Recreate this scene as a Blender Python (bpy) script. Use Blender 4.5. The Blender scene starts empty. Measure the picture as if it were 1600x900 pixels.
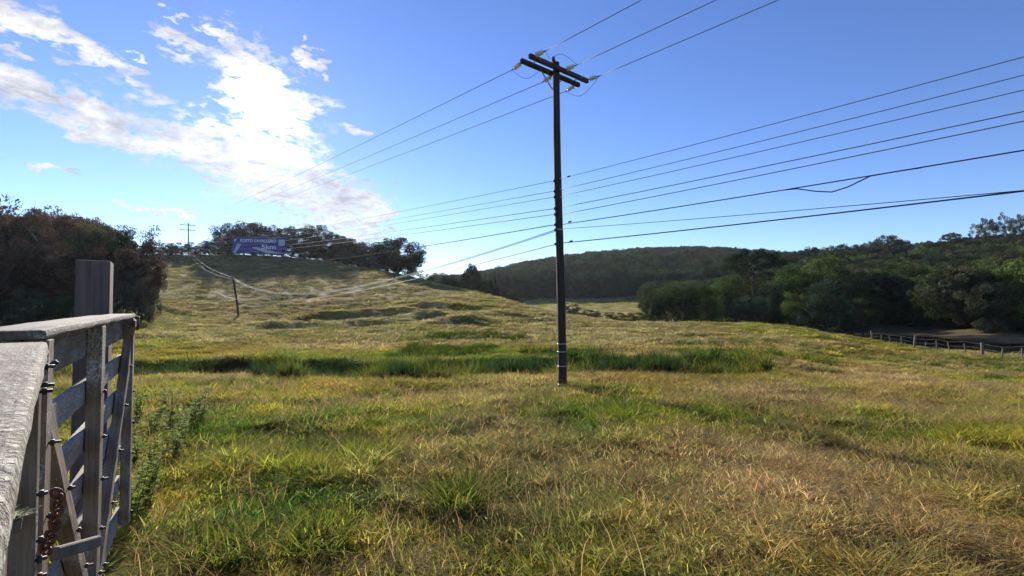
import bpy, bmesh, math, random
import numpy as np
from mathutils import Vector, Matrix
R = math.radians
rng = np.random.default_rng(7)
random.seed(7)
SC = bpy.context.scene
COL = SC.collection

# ------------------------------------------------------------------ camera, sky, sun, exposure
EYE = 2.2; FPX = 760.0; PITCH = math.atan(23 / 760)
cam = bpy.data.cameras.new('camera'); camo = bpy.data.objects.new('camera', cam); COL.objects.link(camo)
camo.location = (0, 0, EYE); camo.rotation_euler = (math.pi / 2 + PITCH, 0, 0)
cam.sensor_width = 36; cam.lens = 36 * FPX / 1600; cam.clip_start = 0.02; cam.clip_end = 5000
SC.camera = camo

def ray(px, py):
    u = (px - 800) / FPX; v = (450 - py) / FPX
    return Vector((u, math.cos(PITCH) - math.sin(PITCH) * v, math.sin(PITCH) + math.cos(PITCH) * v))
def at(px, py, Y):                       # point seen at a pixel, at forward distance Y
    d = ray(px, py); return Vector((0, 0, EYE)) + d * (Y / d.y)

sd = ray(410, 182); SUN_AZ = math.atan2(sd.x, sd.y); SUN_EL = math.atan2(sd.z, math.hypot(sd.x, sd.y))
W = bpy.data.worlds.new('World'); SC.world = W; W.use_nodes = True
nt = W.node_tree; nt.nodes.clear()
def N(t, **kw):
    n = nt.nodes.new(t)
    for k, v in kw.items(): setattr(n, k, v)
    return n
def L(a, b): nt.links.new(a, b)
def mth(op, a, b=None, c=None, clamp=False):
    n = N('ShaderNodeMath', operation=op, use_clamp=clamp)
    for i, v in enumerate((a, b, c)):
        if v is None: continue
        if isinstance(v, (int, float)): n.inputs[i].default_value = v
        else: L(v, n.inputs[i])
    return n.outputs[0]
sky = N('ShaderNodeTexSky', sky_type='NISHITA', sun_disc=False, sun_elevation=SUN_EL, sun_rotation=SUN_AZ)
sky.altitude = 900; sky.air_density = 1.0; sky.dust_density = 0.05; sky.ozone_density = 4.0
tc = N('ShaderNodeTexCoord'); sep = N('ShaderNodeSeparateXYZ'); L(tc.outputs['Generated'], sep.inputs[0])
az = mth('ARCTAN2', sep.outputs[0], sep.outputs[1]); el = mth('ARCSINE', sep.outputs[2])
def azel(px, py):
    d = ray(px, py).normalized(); return math.atan2(d.x, d.y), math.asin(d.z)
# noise that frays the cloud banks, flattened towards the horizon
cmb = N('ShaderNodeCombineXYZ'); L(mth('MULTIPLY', az, 9.0), cmb.inputs[0]); L(mth('MULTIPLY', el, 19.0), cmb.inputs[1])
def noise(scale, detail, rough, dist=0.0, off=0.0):
    n = N('ShaderNodeTexNoise', noise_dimensions='3D'); mp = N('ShaderNodeVectorMath', operation='ADD')
    L(cmb.outputs[0], mp.inputs[0]); mp.inputs[1].default_value = (off, off * .7, off * 1.3); L(mp.outputs[0], n.inputs['Vector'])
    n.inputs['Scale'].default_value = scale; n.inputs['Detail'].default_value = detail
    n.inputs['Roughness'].default_value = rough; n.inputs['Distortion'].default_value = dist
    return n.outputs['Fac']
n_big = noise(.9, 6, .62, .4); n_fine = noise(5.0, 5, .66, .5, 3.1); n_shade = noise(1.5, 4, .6, .5, 9.0)
# banks: (px, py, half length, half height, tilt) turned into azimuth / elevation
BANKS = [(40, 135, 120, 32, 16), (170, 195, 140, 34, 20), (330, 235, 140, 40, 18), (455, 280, 135, 62, 25), (550, 325, 62, 52, 28), (588, 350, 26, 38, 15), (500, 318, 80, 36, 24),
         (392, 108, 72, 46, 20), (340, 52, 30, 15, 35), (425, 170, 75, 75, 0), (275, 62, 42, 18, 32), (480, 85, 22, 14, 0), (320, 205, 34, 22, 0),
         (95, 60, 92, 26, 18), (15, 25, 70, 18, 20), (12, 74, 36, 10, 18), (210, 118, 18, 13, 20), (222, 88, 10, 8, 0), (262, 45, 20, 11, 10), (560, 205, 30, 10, 10),
         (505, 115, 15, 9, 10), (85, 262, 55, 8, 10), (250, 331, 62, 7, 5), (283, 27, 9, 7, 0)]
rmin = None; ae0 = N('ShaderNodeCombineXYZ'); L(az, ae0.inputs[0]); L(el, ae0.inputs[1])
wn = N('ShaderNodeTexNoise'); L(cmb.outputs[0], wn.inputs['Vector']); wn.inputs['Scale'].default_value = 2.2; wn.inputs['Detail'].default_value = 4; wn.inputs['Roughness'].default_value = .6
azel_v = N('ShaderNodeVectorMath', operation='MULTIPLY_ADD'); L(wn.outputs['Color'], azel_v.inputs[0]); azel_v.inputs[1].default_value = (.16, .085, 0); L(ae0.outputs[0], azel_v.inputs[2])
for (px, py, a, b, t) in BANKS:
    A, E = azel(px, py); A1, _ = azel(px + 10, py); _, E1 = azel(px, py - 10)
    ka = (A1 - A) / 10; ke = (E1 - E) / 10          # radians per pixel, both ways
    mp = N('ShaderNodeMapping', vector_type='TEXTURE'); L(azel_v.outputs[0], mp.inputs[0])
    mp.inputs['Location'].default_value = (A + .08, E + .0425, 0); mp.inputs['Rotation'].default_value = (0, 0, -R(t)); mp.inputs['Scale'].default_value = (a * ka, b * ke, 1)
    ln = N('ShaderNodeVectorMath', operation='LENGTH'); L(mp.outputs[0], ln.inputs[0])
    rmin = ln.outputs['Value'] if rmin is None else mth('MINIMUM', rmin, ln.outputs['Value'])
dens = mth('EXPONENT', mth('MULTIPLY', mth('MULTIPLY', rmin, rmin), -0.8))
front = mth('GREATER_THAN', sep.outputs[1], 0.0)
dens = mth('MULTIPLY', dens, front)
fray = mth('ADD', mth('MULTIPLY_ADD', n_big, 1.9, -0.98), mth('MULTIPLY_ADD', n_fine, 2.0, -1.0))
raw = mth('ADD', dens, mth('MULTIPLY', fray, mth('MINIMUM', mth('MULTIPLY', dens, 3.0), 1.0)))
mr = N('ShaderNodeMapRange', interpolation_type='SMOOTHSTEP'); L(raw, mr.inputs[0]); mr.inputs[1].default_value = .22; mr.inputs[2].default_value = .85
cover = mth('MULTIPLY', mr.outputs[0], .93)
# cloud brightness: forward scattering towards the sun, greyer where thick
vs = N('ShaderNodeVectorMath', operation='DOT_PRODUCT'); L(tc.outputs['Generated'], vs.inputs[0]); vs.inputs[1].default_value = sd.normalized()
ang = mth('ARCCOSINE', mth('MINIMUM', vs.outputs['Value'], .99999))
fwd = mth('EXPONENT', mth('MULTIPLY', mth('MULTIPLY', ang, ang), -1 / (2 * .045 ** 2)))
fwd2 = mth('EXPONENT', mth('MULTIPLY', ang, -1 / .22))
thick = N('ShaderNodeMapRange'); L(mth('ADD', mth('MULTIPLY', n_shade, .8), mth('MULTIPLY', n_fine, .5)), thick.inputs[0])
thick.inputs[1].default_value = .52; thick.inputs[2].default_value = .82
lum = mth('ADD', mth('MULTIPLY_ADD', fwd, .95, .40), mth('MULTIPLY', fwd2, .12))
lum = mth('MULTIPLY', lum, mth('MULTIPLY_ADD', thick.outputs[0], -.46, 1.08))
SKY_S = 0.070
cmx = N('ShaderNodeMix', data_type='RGBA'); L(thick.outputs[0], cmx.inputs[0]); cmx.inputs[6].default_value = (1, .985, .97, 1); cmx.inputs[7].default_value = (.80, .83, .95, 1)
cb = N('ShaderNodeBackground'); L(cmx.outputs[2], cb.inputs['Color']); L(lum, cb.inputs['Strength'])
hs = N('ShaderNodeHueSaturation'); hs.inputs['Value'].default_value = 1.22; hs.inputs['Saturation'].default_value = 1.08; hs.inputs['Hue'].default_value = .515; L(sky.outputs[0], hs.inputs['Color'])
sb = N('ShaderNodeBackground'); L(hs.outputs[0], sb.inputs['Color']); sb.inputs['Strength'].default_value = SKY_S
mx = N('ShaderNodeMixShader'); L(cover, mx.inputs[0]); L(sb.outputs[0], mx.inputs[1]); L(cb.outputs[0], mx.inputs[2])
wo = N('ShaderNodeOutputWorld'); L(mx.outputs[0], wo.inputs[0])

sun = bpy.data.lights.new('sun', 'SUN'); suno = bpy.data.objects.new('sun', sun); COL.objects.link(suno)
sun.energy = 5.0; sun.angle = R(1.2); sun.color = (1.0, .93, .82)
suno.rotation_euler = (-sd).to_track_quat('-Z', 'Y').to_euler(); suno.location = (-20, 40, 40)
SC.view_settings.view_transform = 'Standard'; SC.view_settings.look = 'None'
SC.view_settings.exposure = 1.2; SC.view_settings.gamma = 1.0; SC.view_settings.use_curve_mapping = False
SC.cycles.max_bounces = 5; SC.cycles.diffuse_bounces = 3; SC.cycles.transmission_bounces = 3; SC.cycles.transparent_max_bounces = 6
SC.cycles.caustics_reflective = False; SC.cycles.caustics_refractive = False

# ------------------------------------------------------------------ helpers
def tag(o, label=None, cat=None, group=None, kind=None):
    if label: o['label'] = label
    if cat: o['category'] = cat
    if group: o['group'] = group
    if kind: o['kind'] = kind
    return o
def link(o, parent=None):
    COL.objects.link(o)
    if parent is not None: o.parent = parent
    return o
def empty(name, loc=(0, 0, 0)):
    o = bpy.data.objects.new(name, None); o.location = loc; o.empty_display_size = .2; return link(o)
def mesh_np(name, V, F, mat=None, smooth=False):
    V = np.asarray(V, dtype=np.float32); F = np.asarray(F, dtype=np.int32)
    me = bpy.data.meshes.new(name); k = F.shape[1]
    me.vertices.add(len(V)); me.vertices.foreach_set('co', V.ravel())
    me.loops.add(F.size); me.loops.foreach_set('vertex_index', F.ravel())
    me.polygons.add(len(F)); me.polygons.foreach_set('loop_start', np.arange(0, F.size, k, dtype=np.int32))
    if smooth: me.polygons.foreach_set('use_smooth', np.ones(len(F), dtype=bool))
    me.update(calc_edges=True)
    if mat: me.materials.append(mat)
    return me
class MB:                                # gathers shapes into ONE mesh
    def __init__(s): s.bm = bmesh.new()
    def beam(s, a, b, w, h, up=(0, 0, 1), bevel=0.0, seg=1, jit=0.0):
        a = Vector(a); b = Vector(b); d = (b - a).normalized(); up = Vector(up)
        sx = d.cross(up).normalized(); sz = sx.cross(d).normalized()
        rings = []
        for i in range(seg + 1):
            c = a.lerp(b, i / seg); ring = []
            for (i1, j1) in ((-1, -1), (1, -1), (1, 1), (-1, 1)):
                j = Vector((random.uniform(-jit, jit), random.uniform(-jit, jit), random.uniform(-jit, jit)))
                ring.append(s.bm.verts.new(c + sx * (w / 2 * i1) + sz * (h / 2 * j1) + j))
            rings.append(ring)
        fs = []
        for i in range(seg):
            for k in range(4): fs.append(s.bm.faces.new((rings[i][k], rings[i][(k + 1) % 4], rings[i + 1][(k + 1) % 4], rings[i + 1][k])))
        fs.append(s.bm.faces.new(rings[0][::-1])); fs.append(s.bm.faces.new(rings[-1]))
        bmesh.ops.recalc_face_normals(s.bm, faces=fs)
        if bevel > 0:
            es = {e for f in fs for e in f.edges if len(e.link_faces) == 2 and e.calc_face_angle(0) > .5}
            bmesh.ops.bevel(s.bm, geom=list(es), offset=bevel, segments=1, affect='EDGES', profile=.5)
        return s
    def tube(s, pts, rad, n=8, cap=True):
        pts = [Vector(p) for p in pts]
        if isinstance(rad, (int, float)): rad = [rad] * len(pts)
        rings = []; prev = None
        for i, p in enumerate(pts):
            d = (pts[min(i + 1, len(pts) - 1)] - pts[max(i - 1, 0)]).normalized()
            if prev is None:
                ref = Vector((0, 0, 1)) if abs(d.z) < .9 else Vector((1, 0, 0)); x = d.cross(ref).normalized()
            else: x = (prev - d * prev.dot(d)).normalized()
            prev = x; y = d.cross(x)
            rings.append([s.bm.verts.new(p + (x * math.cos(2 * math.pi * k / n) + y * math.sin(2 * math.pi * k / n)) * rad[i]) for k in range(n)])
        for i in range(len(rings) - 1):
            for k in range(n):
                f = s.bm.faces.new((rings[i][k], rings[i][(k + 1) % n], rings[i + 1][(k + 1) % n], rings[i + 1][k])); f.smooth = True
        if cap: s.bm.faces.new(rings[0][::-1]); s.bm.faces.new(rings[-1])
        return s
    def lathe(s, a, axis, prof, n=12):    # prof: (distance along axis, radius)
        a = Vector(a); ax = Vector(axis).normalized()
        return s.tube([a + ax * t for t, _ in prof], [max(r, .0005) for _, r in prof], n)
    def torus(s, c, nrm, long, R0, R1, r, n=14, m=6):   # chain link: oval ring
        c = Vector(c); lg = Vector(long).normalized(); nr = Vector(nrm).normalized(); sd_ = nr.cross(lg).normalized(); rings = []
        for i in range(n):
            t = 2 * math.pi * i / n; ctr = c + lg * (R0 * math.cos(t)) + sd_ * (R1 * math.sin(t))
            out = (lg * (R1 * math.cos(t)) + sd_ * (R0 * math.sin(t))).normalized()
            rings.append([s.bm.verts.new(ctr + (out * math.cos(2 * math.pi * k / m) + nr * math.sin(2 * math.pi * k / m)) * r) for k in range(m)])
        for i in range(n):
            for k in range(m):
                f = s.bm.faces.new((rings[i][k], rings[i][(k + 1) % m], rings[(i + 1) % n][(k + 1) % m], rings[(i + 1) % n][k])); f.smooth = True
        return s
    def build(s, name, mat, parent=None):
        me = bpy.data.meshes.new(name); bmesh.ops.recalc_face_normals(s.bm, faces=s.bm.faces[:]); s.bm.to_mesh(me); s.bm.free(); me.materials.append(mat)
        return link(bpy.data.objects.new(name, me), parent)

# numpy value noise
def _h(ix, iy, seed):
    h = (ix.astype(np.int64) * 374761393 + iy.astype(np.int64) * 668265263 + seed * 1442695041) & 0xffffffff
    h = ((h ^ (h >> 13)) * 1274126177) & 0xffffffff
    return (h ^ (h >> 16)).astype(np.float64) / 4294967295.0
def vnoise(x, y, seed=0):
    x = np.asarray(x, float); y = np.asarray(y, float); ix = np.floor(x); iy = np.floor(y); fx = x - ix; fy = y - iy
    fx = fx * fx * (3 - 2 * fx); fy = fy * fy * (3 - 2 * fy)
    a = _h(ix, iy, seed); b = _h(ix + 1, iy, seed); c = _h(ix, iy + 1, seed); d = _h(ix + 1, iy + 1, seed)
    return (a * (1 - fx) + b * fx) * (1 - fy) + (c * (1 - fx) + d * fx) * fy
def fbm(x, y, seed=0, oct=4):
    s = 0; a = .5; t = 0
    for i in range(oct):
        s = s + a * vnoise(x * 2 ** i + 17.3 * i, y * 2 ** i - 9.1 * i, seed + i); t += a; a *= .55
    return s / t
def sstep(a, b, x):
    t = np.clip((x - a) / (b - a), 0, 1); return t * t * (3 - 2 * t)

# ------------------------------------------------------------------ materials
def material(name):
    m = bpy.data.materials.new(name); m.use_nodes = True; t = m.node_tree; t.nodes.clear()
    out = t.nodes.new('ShaderNodeOutputMaterial'); return m, t, out
def nd(t, ty, **kw):
    n = t.nodes.new(ty)
    for k, v in kw.items(): setattr(n, k, v)
    return n
def ramp(t, fac, stops):
    r = nd(t, 'ShaderNodeValToRGB'); e = r.color_ramp.elements
    while len(e) < len(stops): e.new(.5)
    for i, (p, c) in enumerate(stops): e[i].position = p; e[i].color = (*c, 1)
    t.links.new(fac, r.inputs[0]); return r.outputs[0]
def tnoise(t, scale, detail=4, rough=.6, vec=None, stretch=None, dist=0):
    n = nd(t, 'ShaderNodeTexNoise'); n.inputs['Scale'].default_value = scale; n.inputs['Detail'].default_value = detail
    n.inputs['Roughness'].default_value = rough; n.inputs['Distortion'].default_value = dist
    c = nd(t, 'ShaderNodeTexCoord'); v = vec or c.outputs['Object']
    if stretch:
        mp = nd(t, 'ShaderNodeMapping'); mp.inputs['Scale'].default_value = stretch; t.links.new(v, mp.inputs[0]); v = mp.outputs[0]
    t.links.new(v, n.inputs['Vector']); return n.outputs['Fac']
def surf(name, stops, scale=8, rough=.8, bump=.3, stretch=None, metal=0, bscale=None, spec=.3, bdist=.01):
    m, t, out = material(name); p = nd(t, 'ShaderNodeBsdfPrincipled')
    f = tnoise(t, scale, 6, .65, stretch=stretch, dist=.3)
    t.links.new(ramp(t, f, stops), p.inputs['Base Color']); p.inputs['Roughness'].default_value = rough
    p.inputs['Metallic'].default_value = metal; p.inputs['Specular IOR Level'].default_value = spec
    if bump:
        b = nd(t, 'ShaderNodeBump'); b.inputs['Strength'].default_value = bump; b.inputs['Distance'].default_value = bdist
        t.links.new(tnoise(t, bscale or scale * 2, 6, .7, stretch=stretch), b.inputs['Height']); t.links.new(b.outputs[0], p.inputs['Normal'])
    t.links.new(p.outputs[0], out.inputs[0]); return m
def leafmat(name, colnode, trans=.4, rough=.8, spec=.03):
    """foliage: diffuse + light that passes through the leaf; colnode(t) gives the colour socket"""
    m, t, out = material(name); c = colnode(t)
    p = nd(t, 'ShaderNodeBsdfPrincipled'); p.inputs['Roughness'].default_value = rough; p.inputs['Specular IOR Level'].default_value = spec
    tr = nd(t, 'ShaderNodeBsdfTranslucent'); mxs = nd(t, 'ShaderNodeMixShader'); mxs.inputs[0].default_value = trans
    t.links.new(c, p.inputs['Base Color']); t.links.new(c, tr.inputs['Color'])
    t.links.new(p.outputs[0], mxs.inputs[1]); t.links.new(tr.outputs[0], mxs.inputs[2]); t.links.new(mxs.outputs[0], out.inputs[0]); return m
def mixrgb(t, a, b, fac, mode='MIX'):
    n = nd(t, 'ShaderNodeMix', data_type='RGBA', blend_type=mode)
    for s, v in ((n.inputs[0], fac), (n.inputs[6], a), (n.inputs[7], b)):
        if isinstance(v, (int, float)): s.default_value = v
        elif isinstance(v, tuple): s.default_value = (*v, 1)
        else: t.links.new(v, s)
    return n.outputs[2]
def blade_col(t):                        # per-tuft tint times a root-to-tip change held in the blade
    a = nd(t, 'ShaderNodeAttribute', attribute_type='INSTANCER', attribute_name='tint')
    b = nd(t, 'ShaderNodeAttribute', attribute_type='GEOMETRY', attribute_name='shade')
    return mixrgb(t, a.outputs['Color'], b.outputs['Color'], 1.0, 'MULTIPLY')
def tree_col(t):
    oi = nd(t, 'ShaderNodeObjectInfo'); b = nd(t, 'ShaderNodeAttribute', attribute_type='GEOMETRY', attribute_name='shade')
    return mixrgb(t, oi.outputs['Color'], b.outputs['Color'], 1.0, 'MULTIPLY')
def plain_shade(t):
    return nd(t, 'ShaderNodeAttribute', attribute_type='GEOMETRY', attribute_name='shade').outputs['Color']
M = {}
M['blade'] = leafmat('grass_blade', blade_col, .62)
M['leaf'] = leafmat('tree_leaf', tree_col, .3)
M['leaf_inst'] = leafmat('wood_leaf', blade_col, .3)
M['weed'] = leafmat('weed_leaf', plain_shade, .55, .8, .02)
M['bark'] = surf('bark', [(.3, (.035, .028, .022)), (.7, (.11, .09, .07))], 6, .9, .6, (1, 1, .25))
M['pale_bark'] = surf('pale_bark', [(.3, (.22, .19, .16)), (.7, (.42, .38, .33))], 6, .85, .3, (1, 1, .3))
M['pole'] = surf('pole_wood', [(.35, (.012, .009, .008)), (.68, (.085, .060, .047))], 9, .85, 1.0, (4, 4, .12), bdist=.025)
M['arm'] = surf('crossarm_wood', [(.3, (.03, .02, .016)), (.75, (.09, .06, .045))], 10, .85, .5, (1, 1, 1))
M['metal'] = surf('galvanised_steel', [(.3, (.32, .32, .33)), (.7, (.5, .5, .5))], 20, .45, .1, metal=.8)
M['darkmetal'] = surf('dark_hardware', [(.3, (.03, .03, .032)), (.7, (.08, .075, .07))], 30, .6, .2, metal=.3)
M['glass_ins'] = surf('insulator_ceramic', [(.3, (.55, .5, .32)), (.7, (.75, .72, .55))], 20, .18, 0, spec=.6)
M['wire'] = surf('aluminium_wire', [(.3, (.16, .16, .17)), (.7, (.24, .24, .24))], 30, .7, 0, metal=.15, spec=.3)
M['bright'] = surf('sunlit_cable', [(.3, (.42, .42, .42)), (.7, (.55, .55, .55))], 30, .7, 0, metal=.1, spec=.4)  # pale cable: its sunlit white is put into the colour
M['cable'] = surf('cable_jacket', [(.3, (.03, .03, .033)), (.7, (.06, .06, .063))], 30, .85, 0, spec=.08)
M['rust'] = surf('rusty_iron', [(.3, (.06, .028, .02)), (.7, (.2, .085, .05))], 60, .6, .4, metal=.4, bdist=.002)
def gatewood(name, lo, hi, lich, amount, edge=False):
    m, t, out = material(name); p = nd(t, 'ShaderNodeBsdfPrincipled'); p.inputs['Roughness'].default_value = .85; p.inputs['Specular IOR Level'].default_value = .2
    uv = nd(t, 'ShaderNodeAttribute', attribute_type='GEOMETRY', attribute_name='grain')      # board coordinates: along, across, through
    g = tnoise(t, 55, 6, .75, uv.outputs['Vector'], (.045, 1, 1), .12); s = tnoise(t, 9, 5, .7, uv.outputs['Vector'], (.35, 1, 1), .3)
    c = ramp(t, g, [(.3, lo), (.7, hi)])
    k = nd(t, 'ShaderNodeMapRange'); t.links.new(s, k.inputs[0]); k.inputs[1].default_value = amount; k.inputs[2].default_value = amount + .12
    if edge:                              # lichen gathers along the rail's open edge
        sx = nd(t, 'ShaderNodeSeparateXYZ'); t.links.new(uv.outputs['Vector'], sx.inputs[0]); er = nd(t, 'ShaderNodeMapRange'); t.links.new(sx.outputs[1], er.inputs[0])
        er.inputs[1].default_value = -.085; er.inputs[2].default_value = .0; er.inputs[3].default_value = 0; er.inputs[4].default_value = .20
        sa = nd(t, 'ShaderNodeMath', operation='ADD'); t.links.new(s, sa.inputs[0]); t.links.new(er.outputs[0], sa.inputs[1]); t.links.new(sa.outputs[0], k.inputs[0])
    sp = tnoise(t, 90, 4, .7, uv.outputs['Vector']); k2 = nd(t, 'ShaderNodeMath', operation='MULTIPLY'); t.links.new(k.outputs[0], k2.inputs[0])
    sp2 = nd(t, 'ShaderNodeMapRange'); t.links.new(sp, sp2.inputs[0]); sp2.inputs[1].default_value = .4; sp2.inputs[2].default_value = .58; t.links.new(sp2.outputs[0], k2.inputs[1])
    t.links.new(mixrgb(t, c, lich, k2.outputs[0]), p.inputs['Base Color'])
    b = nd(t, 'ShaderNodeBump'); b.inputs['Strength'].default_value = .9; b.inputs['Distance'].default_value = .005
    ad = nd(t, 'ShaderNodeMath', operation='ADD'); t.links.new(g, ad.inputs[0]); t.links.new(k2.outputs[0], ad.inputs[1])
    t.links.new(ad.outputs[0], b.inputs['Height']); t.links.new(b.outputs[0], p.inputs['Normal']); t.links.new(p.outputs[0], out.inputs[0]); return m
M['gate'] = gatewood('weathered_gate_wood', (.10, .068, .048), (.30, .215, .15), (.52, .48, .42), .50)
M['cap'] = gatewood('lichened_cap_wood', (.075, .060, .046), (.165, .135, .107), (.38, .36, .30), .60, True)
M['fpost'] = surf('fence_post_wood', [(.3, (.08, .065, .052)), (.7, (.19, .16, .135))], 8, .9, .5, (2, 2, .4))
M['slat'] = gatewood('lichened_slat_wood', (.16, .12, .09), (.42, .345, .27), (.62, .59, .52), .46)
M['post'] = gatewood('old_post_wood', (.09, .062, .055), (.20, .14, .12), (.34, .31, .28), .62)

# ------------------------------------------------------------------ terrain
def rz(row, Y): return EYE + (473 - row) / FPX * Y
NEAR = [(0, .48), (3, .46), (6, .32), (9, .15), (12.5, 0), (16, -.12), (21, -.15)]
RN1 = [(0, .48), (3, .46), (6, .3), (9, .1), (12.5, -.1), (16, -.35), (21, -.6)]
RN2 = [(0, .48), (3, .46), (6, .28), (9, .05), (12.5, -.2), (16, -.5), (21, -.9)]
COLS = {
 -150: NEAR + [(28, .3), (38, 1.2), (50, 2.8), (65, 5.5), (80, 8.5), (95, 11), (120, 14), (200, 15), (1600, 14)],
 100: NEAR + [(28, .3), (38, 1.1), (50, 2.6), (65, 5.3), (80, 8.4), (95, 11), (120, 14), (200, 15), (1600, 14)],
 220: NEAR + [(28, .1), (38, .6), (52, 1.6), (65, 3.6), (80, 6.4), (100, 9.9), (112, 13.2), (120, 14.3), (130, 14.0), (150, 13), (200, 10), (1600, 8)],
 300: NEAR + [(28, -.05), (40, .2), (52, .5), (65, 2.6), (80, 5.8), (100, 9.8), (112, 13.5), (120, 14.4), (130, 14.0), (150, 12), (200, 10), (1600, 8)],
 400: NEAR + [(28, -.1), (40, 0), (54, .1), (65, 2.2), (80, 5.6), (100, 9.7), (112, 13.5), (120, 14.3), (130, 13.6), (150, 12), (200, 10), (1600, 8)],
 500: NEAR + [(28, -.1), (40, .1), (52, .5), (65, 2.6), (80, 5.9), (98, 9.6), (110, 12.2), (118, 12.9), (130, 12), (150, 10), (200, 7), (1600, 8)],
 600: NEAR + [(28, -.1), (40, .3), (52, 1.0), (65, 3.2), (80, 6.1), (95, 8.6), (105, 9.3), (120, 8.5), (200, 5), (450, 8), (1600, 8)],
 680: NEAR + [(28, -.05), (40, .5), (52, 1.4), (65, 3.4), (80, 5.2), (92, 6.3), (105, 6.0), (130, 4), (200, 3), (300, 6), (450, 12), (1600, 8)],
 760: NEAR + [(28, 0), (40, .5), (52, 1.6), (65, 3.2), (75, 3.8), (85, 3.5), (110, 1), (150, 0), (220, 4), (300, 9), (450, rz(441, 450)), (600, 20), (1600, 8)],
 820: NEAR + [(28, 0), (40, .3), (52, 1.2), (65, 1.9), (75, 1.7), (90, .3), (120, -1.5), (150, -1), (200, 2), (300, 15), (450, rz(427, 450)), (600, 24), (1600, 8)],
 880: NEAR + [(28, -.05), (40, .1), (52, .75), (62, .8), (75, -.4), (100, -2.5), (125, -2), (150, 0), (190, 2.5), (220, 4), (300, 18), (450, rz(417, 450)), (600, 28), (1600, 8)],
 950: NEAR + [(30, -.15), (40, -.1), (52, .1), (62, -.3), (80, -2), (105, -3), (125, -1.8), (150, .2), (190, 2.4), (220, 4), (300, 20), (450, rz(408, 450)), (600, 35), (1600, 8)],
 1000: NEAR + [(30, -.15), (40, -.1), (52, .1), (62, -.5), (80, -2), (110, -2.5), (150, 0), (200, 2.5), (300, 20), (450, rz(404, 450)), (600, 38), (1600, 8)],
 1100: NEAR + [(30, -.2), (40, -.2), (52, .05), (60, -.4), (75, -1.8), (110, -1.5), (150, 0), (220, 5), (300, 20), (450, rz(401, 450)), (600, 40), (1600, 8)],
 1200: NEAR + [(30, -.3), (40, -.25), (50, -.05), (58, -.5), (75, -1.5), (110, 0), (150, 4), (220, 10), (300, 22), (450, rz(408, 450)), (600, 35), (1600, 8)],
 1290: RN1 + [(30, -.55), (40, -.6), (50, -.9), (65, -1.6), (80, -1), (110, 1.5), (150, 6), (200, 13), (230, rz(416, 230)), (300, 19), (450, rz(423, 450)), (600, 30), (1600, 8)],
 1360: RN1 + [(33, -1.1), (40, -1.3), (48, -1.5), (56, -2.5), (70, -2.7), (77, -1.6), (90, -1), (120, 2), (160, 8), (220, rz(410, 220)), (300, 20), (600, 22), (1600, 8)],
 1450: RN2 + [(33, -1.3), (40, -1.6), (46, -2.5), (62, -2.7), (70, -1.7), (90, -1), (120, 3), (160, 9), (220, rz(408, 220)), (300, 24), (600, 22), (1600, 8)],
 1540: RN2 + [(33, -1.5), (38, -1.8), (43, -2.6), (52, -2.7), (58, -1.8), (65, -1.5), (90, 0), (120, 5), (160, 11), (220, rz(395, 220)), (300, 30), (600, 25), (1600, 8)],
 1720: RN2 + [(33, -1.6), (36, -2.0), (40, -2.6), (47, -2.7), (52, -1.7), (62, -1.2), (90, 1), (120, 6), (160, 13), (220, rz(388, 220)), (300, 32), (600, 25), (1600, 8)],
}
LY = np.linspace(math.log(.5), math.log(1600), 420); UG = np.linspace(-1.25, 1.25, 261)
cp = sorted(COLS); tab = np.array([np.interp(np.exp(LY), *zip(*COLS[c])) for c in cp]); cu = np.array([(c - 800) / FPX for c in cp])
TAB = np.array([np.interp(UG, cu, tab[:, j]) for j in range(len(LY))]).T          # [u, y]
def blur(a, ax, s):
    k = np.exp(-.5 * (np.arange(-3 * s, 3 * s + 1) / s) ** 2); k /= k.sum()
    p = [(0, 0), (0, 0)]; p[ax] = (3 * s, 3 * s); b = np.pad(a, p, mode='edge')
    return np.apply_along_axis(lambda v: np.convolve(v, k, 'valid'), ax, b)
TAB = blur(blur(TAB, 1, 3), 0, 4)
def creek_d(x, y):                       # distance from the creek's centre line, and how much creek there is
    yc = 17.0 + .12 * np.clip(x, 0, 9) + 1.5 * (fbm(x * .21, x * 0 + 3.3, 5, 3) - .5) * 2
    return y - yc, sstep(-19, -13, x) * (1 - sstep(6.5, 9.5, x))
MOUNDS = [(-17.5, 46, 4.2, 1.7, .95), (-11.5, 47, 3.6, 1.5, .8), (-19, 40.5, 3.8, 1.3, .6), (-12.5, 41, 3.2, 1.2, .5), (-7.5, 43, 3.5, 1.6, .75), (-4, 40, 3.2, 1.4, .55),
          (-39, 52, 4, 1.6, .6), (-9, 53, 4.5, 1.5, .6), (-22, 62, 4, 1.2, .3), (-1, 47, 3, 1.2, .35)]
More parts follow.
